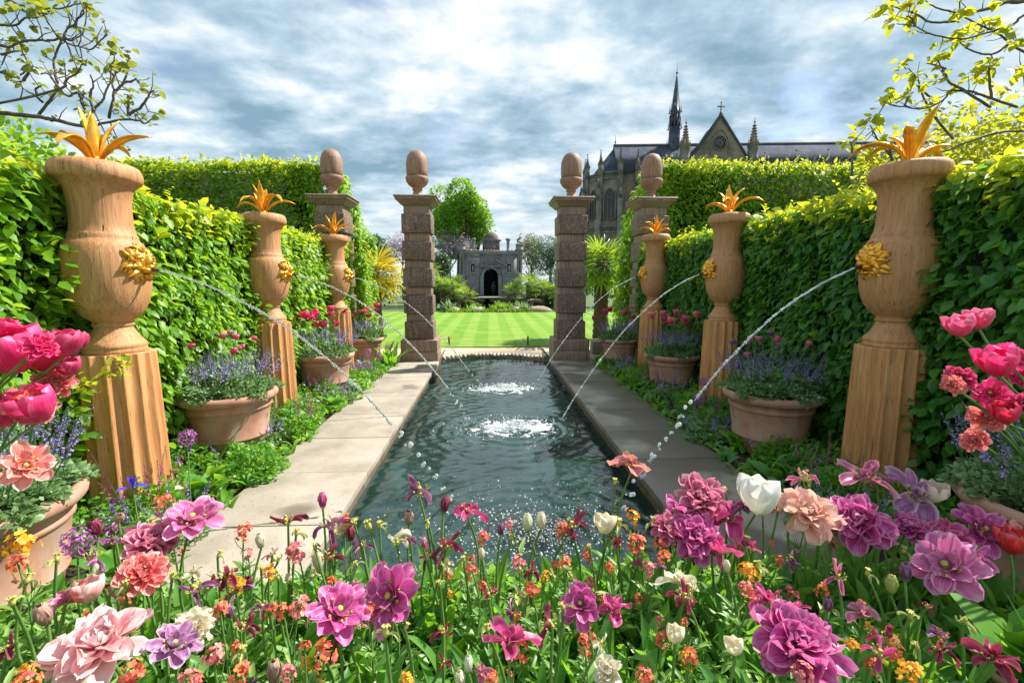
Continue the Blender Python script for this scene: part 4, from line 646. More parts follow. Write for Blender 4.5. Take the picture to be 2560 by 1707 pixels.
# ------------------------------------------------------------------ foreground trees overhanging the hedges
def limb_tree(name,label,limbs,tips,trunk,mat,seed,lsize,r0=.05,n_leaf=9):
    t=thing(name,label,'tree',trunk[0]); L=np.array(trunk[0],float); r=np.random.default_rng(seed)
    trunk=list(trunk)+[limbs[0][0]]; b=MB(); b.tube(np.array(trunk)-L,np.linspace(.13,.034,len(trunk)),10); b.build('trunk',M['bark'],t,smooth=True)
    b=MB()
    def sub(P,k=6):
        P=np.array(P,float); out_=[]
        for i in range(len(P)-1):
            p0=P[max(i-1,0)];p1=P[i];p2=P[i+1];p3=P[min(i+2,len(P)-1)]
            for q in np.arange(k)/k: out_.append(.5*((2*p1)+(-p0+p2)*q+(2*p0-5*p1+4*p2-p3)*q*q+(-p0+3*p1-3*p2+p3)*q**3))
        out_.append(P[-1]); return np.array(out_)
    ends=[]; allp=[]
    for q,l in enumerate(limbs):
        l=list(l)
        if q>0 and trunk[0][0]<0 and allp and np.min(np.linalg.norm(np.concatenate(allp)-np.array(l[0]),axis=1))>.3 and l[0][2]<4.6: l=[tuple(np.array(trunk[-1])*(1-.0)+r.normal(0,.05,3))]+l
        P=sub(l); P=P+np.cumsum(r.normal(0,.0025,P.shape),0); ra=r0*(.72 if q in (0,) else .42)
        b.tube(P-L,np.linspace(ra,.006,len(P))*(.8+.1*r.random()),6); allp.append(P)
        for i in range(4,len(P)-2,5):
            if r.random()<.75:
                d=norm(P[i]-P[i-1])*.5+r.normal(0,.5,3)+np.array([0,0,.4]); ln=.08+.14*r.random(); m_=P[i]+norm(d)*ln*.5+r.normal(0,.01,3); e=P[i]+norm(d)*ln+np.array([0,0,.02]); b.tube(np.array([P[i],m_,e])-L,[.005,.004,.002],5); 
                if r.random()<.45: ends.append((*e,.6))
    A=np.concatenate(allp)
    for tp in tips:
        p=np.array(tp[:3]); q=A[np.argmin(np.linalg.norm(A-p,axis=1))]; dd=np.linalg.norm(q-p)
        if dd<.5 and dd>.01: b.tube(np.array([q,(p+q)/2+r.normal(0,.015,3)+np.array([0,0,-.02]),p])-L,[.006,.005,.003],5)
    b.build('branches',M['bark'],t,smooth=True)
    PP_,TT,NN,SS=[],[],[],[]
    for tp in list(tips)+ends:
        n=int(n_leaf*tp[3]); c=np.array(tp[:3]); a=r.random(n)*6.283
        T=np.stack([np.cos(a),np.sin(a),r.normal(-.15,.5,n)],-1); PP_.append(c+r.normal(0,.02*tp[3],(n,3))); TT.append(T); NN.append(np.array([0,0,1])+r.normal(0,.45,(n,3))); SS.append(lsize*tp[3]**.5*(.55+.6*r.random(n)))
    leaves_mesh('crown',np.concatenate(PP_)-L,np.concatenate(TT),np.concatenate(NN),np.concatenate(SS),mat,t,1.2)
    return t
limb_tree('fig_tree','sparse leafed tree with bare curving branches over the left hedge',LIMBS_L,TIPS_L,[(-6.2,5.0,0),(-6.15,4.9,1.6),(-6.0,4.6,2.6),(-5.6,4.5,3.25)],M['fig_leaves'],5,.072,.036,6)
rt=limb_tree('magnolia_tree','yellow green leafed tree with dark branches over the right hedge',LIMBS_R,TIPS_R,[(8.0,6.0,0),(7.9,5.9,1.8),(7.7,5.6,3.0),(7.3,5.2,3.8)],M['gold_leaves'],6,.1,.04,8)
def blob_crown(c,rad_,nb,nl,size,seed,shell=.75):
    r=np.random.default_rng(seed); c=np.array(c,float); rad_=np.array(rad_,float)
    bc=norm(r.normal(0,1,(nb,3)))*(r.random((nb,1))**.4)*.72; br=.26+.22*r.random(nb)
    k=r.integers(0,nb,nl); d=norm(r.normal(0,1,(nl,3))); u=(shell+(1-shell)*r.random(nl))[:,None]
    p=bc[k]+d*u*br[k][:,None]
    P=c+p*rad_; T=d+r.normal(0,.6,(nl,3))+np.array([0,0,-.3]); Nn=d*.8+np.array([0,0,.7])+r.normal(0,.4,(nl,3))
    return P,T,Nn,size*(.6+.7*r.random(nl))
def tree(name,label,base,h,crown_r,mat,seed,nl=5000,size=.25,nb=26,trunk_r=.25,group=None,cz=None,tm='bark',wid=1.0,tv=LEAF_V,tf=LEAF_F,limbs=9,cat='tree',shell=.75):
    t=thing(name,label,cat,base,group=group); r=np.random.default_rng(seed); cz=cz if cz else h-crown_r[2]*.95
    b=MB(); top=np.array([0,0,cz]); n=7; zz_=np.linspace(0,1,n)
    P=np.stack([r.normal(0,.02*h,n)*zz_,r.normal(0,.02*h,n)*zz_,zz_*cz],-1); b.tube(P,trunk_r*(1.15-.6*zz_),8)
    for q in range(limbs):
        a=q/limbs*6.283+r.normal(0,.2); s0=P[int(n*.5)+r.integers(0,3)]; e=np.array([math.cos(a)*crown_r[0]*.62,math.sin(a)*crown_r[1]*.62,cz+crown_r[2]*(r.random()*.8-.2)])
        m1=s0+(e-s0)*.4+np.array([0,0,-.02*h]); m2=s0+(e-s0)*.75+r.normal(0,.03*h,3); b.tube(np.array([s0,m1,m2,e]),[trunk_r*.42,trunk_r*.3,trunk_r*.18,trunk_r*.06],6)
    b.build('trunk',M[tm],t,smooth=True)
    P,T,Nn,S=blob_crown((0,0,cz),crown_r,nb,nl,size,seed,shell); leaves_mesh('crown',P,T,Nn,S,M[mat],t,wid,tv,tf); return t
# dense part of the right tree's crown, and the shrub behind the left hedge
P,T,Nn,S=blob_crown((7.2,5.9,3.1),(2.2,1.3,1.0),40,9500,.08,77); L=np.array(rt.location); leaves_mesh('dense_crown',P-L,T,Nn,S,M['gold_leaves'],rt,1.2)
tree('shrub','dense dark green shrub rising behind the left hedge',(-6.6,6.0,0),3.95,(1.55,1.3,1.15),'hornbeam',81,7500,.11,30,.08,cat='shrub')
# trees beyond the lawn
tree('lime_tree','round fresh green tree between the inner left pillar and the pavilion dome',(-3.9,60,0),14.5,(4.5,3.8,4.9),'tree_green',101,17000,.34,22,.42,limbs=16,cz=9.6)
tree('young_tree','smaller light green tree beside the round one, behind the pavilion dome',(-1.4,62,0),11.3,(2.1,1.8,2.6),'tree_green',102,3800,.3,22,.2)
tree('paulownia_tree','tree covered in pale lilac blossom left of the pavilion',(-4.9,58,0),8.4,(3.0,1.8,1.9),'blossom_lilac',103,4200,.16,34,.13,limbs=12,shell=.6)
tree('pine_tree','dark blue green pine right of the pavilion',(7.6,57,0),7.9,(3.3,2.4,2.8),'tree_dark',104,8000,.22,34,.2,wid=.6)
tree('bare_tree','sandy brown shrubby tree behind the pine on the right',(5.6,61,0),8.0,(2.3,1.8,2.3),'tree_olive',105,4500,.18,30,.16)
tree('grey_tree','grey green bushy tree behind the inner left pillar',(-4.6,42,0),4.6,(1.3,1.2,1.4),'tree_dark',106,4200,.2,24,.14)
tree('evergreen_tree','dark tree with a lilac tinge, far left of the inner left pillar',(-12.5,50,0),7.4,(3.0,2.2,2.2),'tree_dark',107,5200,.25,28,.2)
tree('blossom_tree','small lilac blossom tree showing left of the inner left pillar',(-8.6,46,0),6.7,(1.7,1.4,1.5),'blossom_lilac',108,2200,.16,22,.1)
for k,(x,y,h,rx,mt,l) in enumerate([(-13,33,3.2,3.2,'tree_dark','dark shrub border left of the gold leaved palm'),(-8.3,34,3.0,2.6,'tree_dark','dark shrub behind the gold leaved palm'),(-5.2,35.5,2.9,1.7,'tree_olive','brownish shrub left of the pavilion terrace'),(6.3,34,3.0,2.3,'tree_dark','dark shrub right of the pavilion terrace'),(10.5,33,3.2,2.8,'tree_dark','dark shrub behind the right palm'),(14.5,33,3.4,3.0,'tree_dark','dark shrub at the right end of the lawn'),(-3.2,31.5,1.9,1.4,'tree_dark','low dark shrub under the left fan palms'),(3.9,31.5,1.9,1.6,'tree_dark','low dark shrub under the right fan palms')]):
    tree('shrub',l,(x,y,0),h,(rx,1.3,h*.55),mt,120+k,3600,.2,22,.08,limbs=5,cat='shrub',cz=h*.5)
# ------------------------------------------------------------------ palms
def fan_leaf(mb,p,d,L,r,nseg=15,R=.55,droop=.35):
    """petiole from p along d, then a fan of folded segments"""
    d=norm(d); up=np.array([0,0,1.]); s_=norm(np.cross(d,up)+1e-6); n=np.cross(s_,d)
    tip=p+d*L+np.array([0,0,-.08*L]); mb[0].append((p,p+d*L*.5+n*.02,tip))
    for k in range(nseg):
        a=(k/(nseg-1)-.5)*rad(230)+r.normal(0,.04); q=d*math.cos(a)+s_*math.sin(a); ln=R*(.8+.2*math.cos(a*.7))*(1+.08*r.normal())
        mb[1].append((tip,q,n+r.normal(0,.15,3),ln))
SEGV=[(-.012,0,0),(.012,0,0),(-.04,.45,.02),(.04,.45,.02),(-.025,.8,-.07),(.025,.8,-.07),(0,1,-.22)]; SEGF=[(0,1,3),(0,3,2),(2,3,5),(2,5,4),(4,5,6)]
def palm(label,base,h,nl,L,R,seed,mat='palm_leaf',tr=.13,group=None,dead=0,low=-.5):
    r=np.random.default_rng(seed); t=thing('fan_palm',label,'palm',base,group=group)
    if h>.05:
        b=MB(); z=np.linspace(0,h,26); b.lathe([(0,0)]+[(tr*(1+.12*(i%2))*(1.1-.2*q/h),q) for i,q in enumerate(z)]+[(tr*.5,h+.12),(0,h+.14)],14); b.build('trunk',M['palm_trunk'],t,jit=.006)
    mb=([],[]); 
    for k in range(nl):
        el=math.asin(np.clip(low+(1-low)*((k+.5)/nl),-1,.98)); az=k*2.4+r.normal(0,.2); d=np.array([math.cos(az)*math.cos(el),math.sin(az)*math.cos(el),math.sin(el)])
        fan_leaf(mb,np.array([0,0,h]),d,L*(.9+.2*r.random()),r,R=R)
    b=MB()
    for p in mb[0]: b.tube(p,[.011,.009,.008],5)
    b.build('leaf_stalks',M['stem_dark'],t)
    p,q,n,s_=[np.array(x) for x in zip(*mb[1])]
    leaves_mesh('fronds',p,q,n,s_,M[mat],t,1.25,SEGV,SEGF)
    return t
palm('fan palm with golden yellow leaves left of the inner left pillar',(-3.55,14.6,0),2.0,34,.5,.62,201,'palm_gold',.13,low=-.85)
palm('fan palm with shaggy brown trunk right of the inner right pillar',(3.35,13.6,0),2.2,36,.5,.66,202,'palm_leaf',.2,low=-.8)
g='fan palms before the pavilion'
for k,(x,y,h,nl,L_,R_,lab) in enumerate([(-2.3,29.2,1.35,20,.55,.58,'bushy fan palm immediately left of the cascade'),(-1.5,28.3,.8,16,.5,.5,'lower fan palm leaning over the left side of the cascade'),(-3.1,30,1.5,18,.5,.58,'fan palm at the left foot of the pavilion'),(1.6,28.8,1.0,16,.5,.52,'fan palm at the right side of the cascade'),(2.45,28.9,1.55,20,.55,.6,'tallest fan palm right of the cascade'),(3.4,29.4,1.2,18,.55,.58,'fan palm between the cascade and the inner right pillar'),(4.5,29.0,1.1,18,.55,.6,'fan palm partly behind the inner right pillar'),(-4.4,33,2.4,20,.6,.65,'tall fan palm beside the inner left pillar')]):
    palm(lab,(x,y,0),h,nl,L_,R_,210+k,'palm_leaf',.13,g,low=-.35)
# low spiky plants, grasses and rocks at the far lawn edge
def tuft(name,label,base,n,L,mat,seed,wid=.5,spread=.5,group=None,cat='plant',tilt=1.0):
    r=np.random.default_rng(seed); t=thing(name,label,cat,base,group=group); a=r.random(n)*6.283; e=np.clip(r.normal(.9,.35,n),.15,1.45)
    T=np.stack([np.cos(a)*np.cos(e),np.sin(a)*np.cos(e),np.sin(e)*tilt],-1); P=np.stack([r.normal(0,spread*.4,n),r.normal(0,spread*.3,n),np.full(n,0.0)],-1)
    leaves_mesh('blades',P,T,np.stack([-np.cos(a)*.6,-np.sin(a)*.6,np.full(n,.7)],-1),L*(.7+.5*r.random(n)),M[mat],t,wid,BLADE_V,BLADE_F); return t
for k,(x,n_,L_,mt,l) in enumerate([(-2.35,90,.75,'catmint_leaf','silver spiky yucca at the left end of the pavilion border'),(1.95,90,.7,'catmint_leaf','silver spiky yucca right of the cascade'),(-.85,110,.55,'hosta','bright green fern left of the cascade'),(.6,150,.65,'tree_green','tall green grasses right of the cascade'),(.95,150,.6,'tree_green','second clump of green grasses right of the cascade')]):
    tuft('border_plant',l,(x,27.2,0),n_,L_,mt,300+k,1.4)
for k in range(11):
    x=-2.3+k*.42
    if -.15<x<.3: continue
    tuft('edging_grass','fresh green clump in the low edging along the far lawn edge',(x,26.75,0),130,.28,'palm_leaf' if k%3 else 'hosta',330+k,1.3,.6,'edging clumps along the far lawn edge')
for k,(x,w_,h_,l) in enumerate([(-.75,.55,.25,'flat brown boulder left of the cascade'),(.75,.42,.16,'low brown boulder right of the cascade'),(1.5,.4,.3,'pale boulder before the silver yucca on the right'),(2.9,.8,.3,'long low stone by the inner right pillar'),(-2.1,.4,.25,'boulder at the left end of the border')]):
    b=MB(); b.ell((0,0,0),(w_,.35,h_),12,8); tag(b.build('boulder',M['rock'],smooth=True,jit=.02,loc=(x,26.9,.06)),l,'rock')
# ------------------------------------------------------------------ pavilion
BY=54
b=MB(); b.add([(-30,28.6,-.06),(30,28.6,-.06),(30,90,.15),(-30,90,.15)],[(0,1,2,3)]); b.box(-3.1,3.4,28.65,53,-.05,.14); tag(b.build('terrace_ground',M['earth']),kind='structure')
tw=thing('cascade_wall','dark rocky retaining wall with a cave mouth below the pavilion','wall',(.1,28.4,0))
b=MB()
for k in range(46):
    x=-3+6.2*rng.random(); z=.75*rng.random()
    if abs(x)<.45 and z<.6: continue
    b.ell((x,.25*rng.random(),z),(.25+.15*rng.random(),.25,.13+.05*rng.random()),8,6)
b.build('rocks',M['wall_stone'],tw,smooth=True,jit=.02)
b=MB(); b.box(-3,-.5,.15,.9,0,.72); b.box(.5,3.1,.15,.9,0,.72); b.box(-.5,.5,.7,.9,0,.72); b.build('wall',M['wall_stone'],tw)
b=MB(); b.box(-.85,.95,-.15,.95,.78,.84); b.build('ledge',M['paving'],tw,bevel=.02)
b=MB(); b.box(-.48,.48,.66,.69,0,.75); b.build('cave_mouth',M['arch_dark'],tw)
pv=thing('garden_pavilion','grey timber pavilion with central arch, corner towers and a small dome','pavilion',(.17,BY,.15))
G=M['oak_grey']
b=MB() # facade with arched opening: pieces round the arch
FW=3.55; H=5.15; ax=.85; az=2.35
b.box(-FW,-ax,-.0,.4,0,H); b.box(ax,FW,-.0,.4,0,H); 
arc=[(ax*math.cos(a),az+ax*math.sin(a)) for a in np.linspace(0,math.pi,17)]
for q in range(16):
    (xa,za),(xb,zb)=arc[q],arc[q+1]; b.add([(xa,0,za),(xa,0,H),(xb,0,H),(xb,0,zb),(xa,.4,za),(xb,.4,zb)],[(0,3,2,1),(0,4,5,3)])
b.box(-FW,-ax-.3,.41,6,0,H); b.box(ax+.3,FW,.41,6,0,H)
b.build('walls',G,pv)
b=MB()
for z in np.arange(.3,5.0,.24):
    b.box(-2.7,-1.35,-.02,0,z,z+.2)
b.build('weather_boards',G,pv,bevel=.008)
b=MB()
for z in np.arange(.3,5.0,.24): b.box(1.35,2.7,-.02,0,z,z+.2)
b.build('weather_boards',G,pv,bevel=.008)
b=MB(); b.box(-1.0,1.0,2.2,2.3,0,3.5); b.box(-1.0,-.86,.42,2.2,0,3.4); b.box(.86,1.0,.42,2.2,0,3.4); b.build('arch_recess',M['arch_dark'],pv)
b=MB()
for q in range(16):
    a0_,a1_=q*math.pi/16,(q+1)*math.pi/16-.03
    P=[((ax+d_)*math.cos(a),az+(ax+d_)*math.sin(a)) for a,d_ in ((a0_,0),(a0_,.32),(a1_,.32),(a1_,0))]; b.prism(P,-.14,-.003)
for s_ in (-1,1):
    b.box(min(s_*ax,s_*(ax+.42)),max(s_*ax,s_*(ax+.42)),-.16,-.003,0,2.2); b.box(min(s_*(ax-.04),s_*(ax+.5)),max(s_*(ax-.04),s_*(ax+.5)),-.2,-.003,2.2,2.36)
b.build('arch_surround',G,pv,bevel=.015)
b=MB()
for xa,xb,za,zb,d_ in ((-3.45,-1.4,2.42,2.55,.1),(1.4,3.45,2.42,2.55,.1),(-3.0,3.0,4.55,4.62,.08),(-3.1,3.1,4.85,5.0,.16),(-3.2,3.2,5.0,5.18,.24)): b.box(xa,xb,-d_,-.003,za,zb)
for s_ in (-1,1):
    for x_ in (1.05,1.25): b.box(min(s_*x_,s_*(x_+.12)),max(s_*x_,s_*(x_+.12)),-.09,-.003,3.95,4.54)
b.build('cornice',G,pv,bevel=.01)
b=MB()
for s_ in (-1,1): b.add([(s_*1.75,-.25,3.52),(s_*.35,-.25,4.3),(s_*.55,-.25,4.38),(s_*1.95,-.25,3.6),(s_*1.75,-.003,3.52),(s_*.35,-.003,4.3),(s_*.55,-.003,4.38),(s_*1.95,-.003,3.6)],[(0,1,2,3),(0,4,5,1),(3,2,6,7),(1,5,6,2)])
b.box(-1.8,1.8,-.24,-.003,3.4,3.52); b.build('broken_pediment',G,pv)
for s_ in (-1,1):
    b=MB(); c_=s_*2.12
    b.box(c_-.42,c_+.42,-.14,-.025,3.75,3.86); b.box(c_-.32,c_-.2,-.1,-.025,2.85,3.75); b.box(c_+.2,c_+.32,-.1,-.025,2.85,3.75); b.box(c_-.4,c_+.4,-.14,-.025,2.62,2.85); b.frustum(c_,-.08,3.86,4.12,.22,.05,.42,.05)
    w_=b.build('niche_window',G,pv,bevel=.008)
    b=MB(); b.box(c_-.19,c_+.19,-.05,-.026,2.86,3.74); b.build('pane',M['window_dark'],w_)
    b=MB(); b.box(c_-.03,c_+.07,-.08,-.052,2.9,3.6); b.build('baluster',M['plinth_stone'],w_)
    # corner tower
    x_=s_*3.35; b=MB(); b.lathe([(0,0),(.4,0),(.4,.5),(.36,.55),(.36,5.2),(.5,5.35),(.5,5.5),(.44,5.55),(.46,5.95),(.52,6.0),(.52,6.06),(.3,6.08),(0,6.1)],8,c=(x_,.1,0),a0=math.pi/8)
    tw_=b.build('corner_tower',G,pv)
    b=MB(); b.box(x_-.04,x_+.04,-.34,-.27,2.6,4.6); b.build('slit_window',M['window_dark'],tw_)
    b=MB()
    for q in range(9): b.ell((x_+.33*math.cos(q*.7)*(1-q*.06),.1+.33*math.sin(q*.7)*(1-q*.06),6.15+.08*q),(.11,.11,.14),8,5)
    b.build('antler_finial',M['chapel_stone'],tw_,smooth=True)
    b=MB(); b.lathe([(0,6.5),(.05,6.5),(.02,6.8),(.06,6.9),(.01,7.1),(0,7.2)],8,c=(x_,.1,0)); b.tube([(x_,.1,7.1),(x_+.2,.1,7.3),(x_+.34,.1,7.22)],[.04,.07,.02],6); b.build('gilt_figure',M['gilding'],tw_,smooth=True)
    b=MB(); b.lathe([(0,5.2),(.24,5.2),(.24,5.35),(.17,5.4),(.18,6.5),(.26,6.6),(.3,6.7),(.3,6.82),(0,6.83)],12,c=(s_*2.07,1.4,0)); b.build('chimney_column',G,pv)
b=MB(); b.box(-2.95,2.95,-.2,.35,5.182,5.28); b.build('parapet',G,pv)
b=MB()
for q in range(17): b.ell((-2.8+q*.35,-.1,5.3),(.12,.1,.1),8,5)
b.build('roof_tiles',M['tile_orange'],pv,smooth=True)
b=MB(); b.lathe([(0,5.2),(1.12,5.2),(1.12,5.4),(.95,5.45),(.95,6.4),(1.0,6.45),(1.25,6.62),(1.28,6.7),(.9,6.74),(0,6.75)],24,c=(.05,2,0)); dr=b.build('drum',G,pv)
b=MB()
for q in range(24):
    a=q/24*6.283; b.box(.05+1.0*math.cos(a)-.04,.05+1.0*math.cos(a)+.04,2+1.0*math.sin(a)-.04,2+1.0*math.sin(a)+.04,5.45,6.42)
b.build('balusters',M['chapel_trim'],dr)
b=MB(); b.lathe([(.92,6.74)]+[(.92*math.cos(a)*(1),6.74+.88*math.sin(a)) for a in np.linspace(.05,1.5,12)]+[(.05,7.65),(.03,7.85),(0,7.9)],24,c=(.05,2,0),flute=lambda a:1-.05*np.abs(np.sin(a*6))); b.build('dome',M['chapel_stone'],pv,smooth=True)
for s_ in (-1,1):
    b=MB()
    for q in range(14): x_=s_*(1.35+q*.13); b.box(x_-.012,x_+.012,-1.2,-1.176,0,.85)
    b.box(min(s_*1.3,s_*3.1),max(s_*1.3,s_*3.1),-1.21,-1.166,.84,.9)
    b.build('railing',M['dark_metal'],pv)
# visitor in the arch, seen from behind
pe=thing('person','person in a dark blue jacket and black trousers standing in the pavilion arch','person',(.45,54.3,.15))
def skin_body(name,verts,edges,radii,m,parent,sub=2):
    me=bpy.data.meshes.new(name); me.from_pydata(verts,edges,[]); o=bpy.data.objects.new(name,me); scn.collection.objects.link(o); o.parent=parent; me.materials.append(m)
    sk=o.modifiers.new('skin','SKIN'); me.skin_vertices[0].data[0].use_root=True
    for i,r_ in enumerate(radii): me.skin_vertices[0].data[i].radius=(r_[0],r_[1]) if isinstance(r_,tuple) else (r_,r_)
    s_=o.modifiers.new('sub','SUBSURF'); s_.levels=sub; s_.render_levels=sub; return o
V=[(0,0,.9),(0,0,1.1),(0,0,1.32),(0,0,1.42),(0,.01,1.5),(0,0,1.6),(-.17,0,1.36),(-.24,.02,1.1),(-.22,-.06,.88),(.17,0,1.36),(.24,.02,1.1),(.22,-.06,.88),(-.09,0,.85),(-.11,0,.48),(-.11,.03,.08),(-.11,-.1,.04),(.09,0,.85),(.11,0,.48),(.11,.03,.08),(.11,-.1,.04),(-.21,-.08,.8),(.21,-.08,.8)]
E_=[(0,1),(1,2),(2,3),(3,4),(4,5),(2,6),(6,7),(7,8),(2,9),(9,10),(10,11),(0,12),(12,13),(13,14),(14,15),(0,16),(16,17),(17,18),(18,19),(8,20),(11,21)]
skin_body('body',V,E_,[.14,.13,.15,.06,.055,.095,.065,.045,.032,.065,.045,.032,.09,.06,.04,.035,.09,.06,.04,.035,.03,.03],M['cloth_trouser'],pe)
V2=[(0,0,.86),(0,0,1.1),(0,0,1.34),(-.17,0,1.37),(-.245,.02,1.1),(-.225,-.06,.9),(.17,0,1.37),(.245,.02,1.1),(.225,-.06,.9)]
skin_body('jacket',V2,[(0,1),(1,2),(2,3),(3,4),(4,5),(2,6),(6,7),(7,8)],[.165,.155,.17,.08,.06,.05,.08,.06,.05],M['dark_cloth'],pe)
b=MB(); b.ell((0,-.02,1.63),(.1,.11,.12),12,8); b.build('hair',M['bark'],pe,smooth=True)
# ------------------------------------------------------------------ chapel
ch=thing('chapel','large grey gothic chapel with slate roof, gable, apse and a slender spire','church',(65,130,0),rad(-5))
ST,TR,SLT=M['chapel_stone'],M['chapel_trim'],M['slate']
RZ=40.1; EZ=31; HW=8
b=MB(); b.box(-30,56,-HW,HW,0,EZ); b.build('nave_wall',ST,ch)
b=MB(); b.prism([(-HW-.6,EZ-.2),(HW+.6,EZ-.2),(0,RZ)],-30,56,axis='x')
b.build('nave_roof',SLT,ch)
b=MB(); b.box(-30,56,-.18,.18,RZ-.15,RZ+.3); b.build('ridge_crest',TR,ch)
ac=np.array([-29.5,0.]); AR=8.2
b=MB(); b.lathe([(0,0),(AR,0),(AR,EZ-.7),(0,EZ-.7)],10,c=(ac[0],ac[1],0),a0=rad(18)); b.build('apse_wall',ST,ch)
b=MB(); b.lathe([(AR*1.0,EZ-1.2),(.3,RZ-.6),(0,RZ-.5)],10,c=(ac[0],ac[1],0),a0=rad(18)); ar=b.build('apse_roof',SLT,ch)
b=MB(); b.lathe([(0,0),(.18,0),(.12,1.2),(.3,1.5),(.08,1.8),(.04,3.4),(0,3.5)],8,c=(ac[0],ac[1],RZ-.6)); b.build('finial',TR,ar)
def pinnacle(par,x,y,z0,zt,w_,nm='pinnacle'):
    b=MB(); zs=zt-(zt-z0)*.55
    b.box(x-w_,x+w_,y-w_,y+w_,z0,zs); b.frustum(x,y,zs,zs+.25*w_,w_*1.25,w_*1.25,w_*1.25,w_*1.25)
    for s1 in (-1,1):
        for s2 in (-1,1): b.frustum(x+s1*w_*.85,y+s2*w_*.85,zs+.25*w_,zs+1.6*w_,w_*.22,w_*.22,.01,.01)
    b.frustum(x,y,zs+.25*w_,zt-.3*w_,w_*.75,w_*.75,w_*.06,w_*.06)
    h=zt-zs
    for q in range(6):
        zz=zs+.5*w_+h*.8*q/6; ww=w_*.78*(1-(zz-zs)/h)+.05
        for s1 in (-1,1): b.box(x+s1*ww-.1*w_,x+s1*ww+.1*w_,y-.1*w_,y+.1*w_,zz,zz+.2*w_)
        for s1 in (-1,1): b.box(x-.1*w_,x+.1*w_,y+s1*ww-.1*w_,y+s1*ww+.1*w_,zz,zz+.2*w_)
    b.box(x-.28*w_,x+.28*w_,y-.28*w_,y+.28*w_,zt-.55*w_,zt-.3*w_); b.box(x-.07*w_,x+.07*w_,y-.07*w_,y+.07*w_,zt-.3*w_,zt)
    b.build(nm,TR,par)
def gwin(par,x,z0,z1,w_,d,ang,cx_,cy_,lights=3):
    """pointed window on a wall at distance d from (cx_,cy_) facing angle ang"""
    ca,sa=math.cos(ang),math.sin(ang)
    def T_(P): # local (u along wall, v outward, z)
        P=np.array(P,float); return np.stack([cx_+ca*(d+P[:,1])-sa*(P[:,0]+x),cy_+sa*(d+P[:,1])+ca*(P[:,0]+x),P[:,2]],-1)
    zs=z1-w_*.95; n=8
    outl=[(-w_/2,z0),(-w_/2,zs)]+[(-w_/2+w_*(1-math.cos(t)),zs+w_*math.sin(t)) for t in np.linspace(.1,math.pi/3,n)]
    L_=outl+[(-u,z) for u,z in outl[::-1]][1:]
    def poly(sc,off):
        return [(u*sc,off,z0+(z-z0)*(1 if sc==1 else 1)+(0 if z>z0 else -(sc-1)*.5)+(sc-1)*w_*.5*(z>zs)) for u,z in L_]
    A=T_(poly(1.28,.28)); Bp=T_(poly(1.0,.28)); Cp=T_(poly(1.0,.02)); A0=T_(poly(1.28,.0)); k=len(L_)
    b=MB(); V=np.vstack([A,Bp,Cp,A0]); b.add(V,[(i,(i+1)%k,k+(i+1)%k,k+i) for i in range(k)]+[(k+i,k+(i+1)%k,2*k+(i+1)%k,2*k+i) for i in range(k)]+[((i+1)%k,i,3*k+i,3*k+(i+1)%k) for i in range(k)])
    for q in range(1,lights):
        u=-w_/2+w_*q/lights; P=T_([(u-.07,.05,z0),(u+.07,.05,z0),(u+.07,.2,z0),(u-.07,.2,z0),(u-.07,.05,zs+.4),(u+.07,.05,zs+.4),(u+.07,.2,zs+.4),(u-.07,.2,zs+.4)]); b.add(P,[(0,1,5,4),(1,2,6,5),(2,3,7,6),(3,0,4,7)])
    cz_=zs+w_*.28; ring=[(w_*.2*math.cos(t),.12,cz_+w_*.2*math.sin(t)) for t in np.linspace(0,2*math.pi,13)]; b.tube(T_(ring),.08,5)
    wf=b.build('window',TR,par)
    c_=T_([(0,.03,(z0+zs)/2)]); b=MB(); V=np.vstack([T_([(u,.03,z) for u,z in L_]),c_]); b.add(V,[(i,(i+1)%k,k) for i in range(k)]); b.build('pane',M['window_dark'],wf)
ap=AR*math.cos(math.pi/10)
for q in range(10):
    a=rad(18)+q*math.pi/5; am=a+math.pi/5/2
    if math.sin(am)<.5:
        gwin(ch,0,19.0,27.2,2.9,ap,am,ac[0],ac[1],3)
    x_,y_=ac[0]+AR*math.cos(a),ac[1]+AR*math.sin(a)
    if math.sin(a)<.5:
        b=MB(); cs=np.array([math.cos(a),math.sin(a)])
        for d0,d1,z0,z1 in ((0,1.9,0,18.5),(0,1.3,18.5,25.5),(0,.7,25.5,30.4)):
            p0=np.array([x_,y_])+cs*d0-cs*.3; p1=np.array([x_,y_])+cs*d1; s1=np.array([-cs[1],cs[0]])*.6
            V=[(*(p0-s1),z0),(*(p0+s1),z0),(*(p1+s1),z0),(*(p1-s1),z0),(*(p0-s1),z1+.8),(*(p0+s1),z1+.8),(*(p1+s1),z1),(*(p1-s1),z1)]
            b.add(V,[(0,1,5,4),(1,2,6,5),(2,3,7,6),(3,0,4,7),(4,5,6,7)])
        b.build('buttress',TR,ch)
        pinnacle(ch,x_+cs[0]*1.3,y_+cs[1]*1.3,24.5,30.2,.5); pinnacle(ch,x_+cs[0]*.2,y_+cs[1]*.2,30.2,37.2,.62)
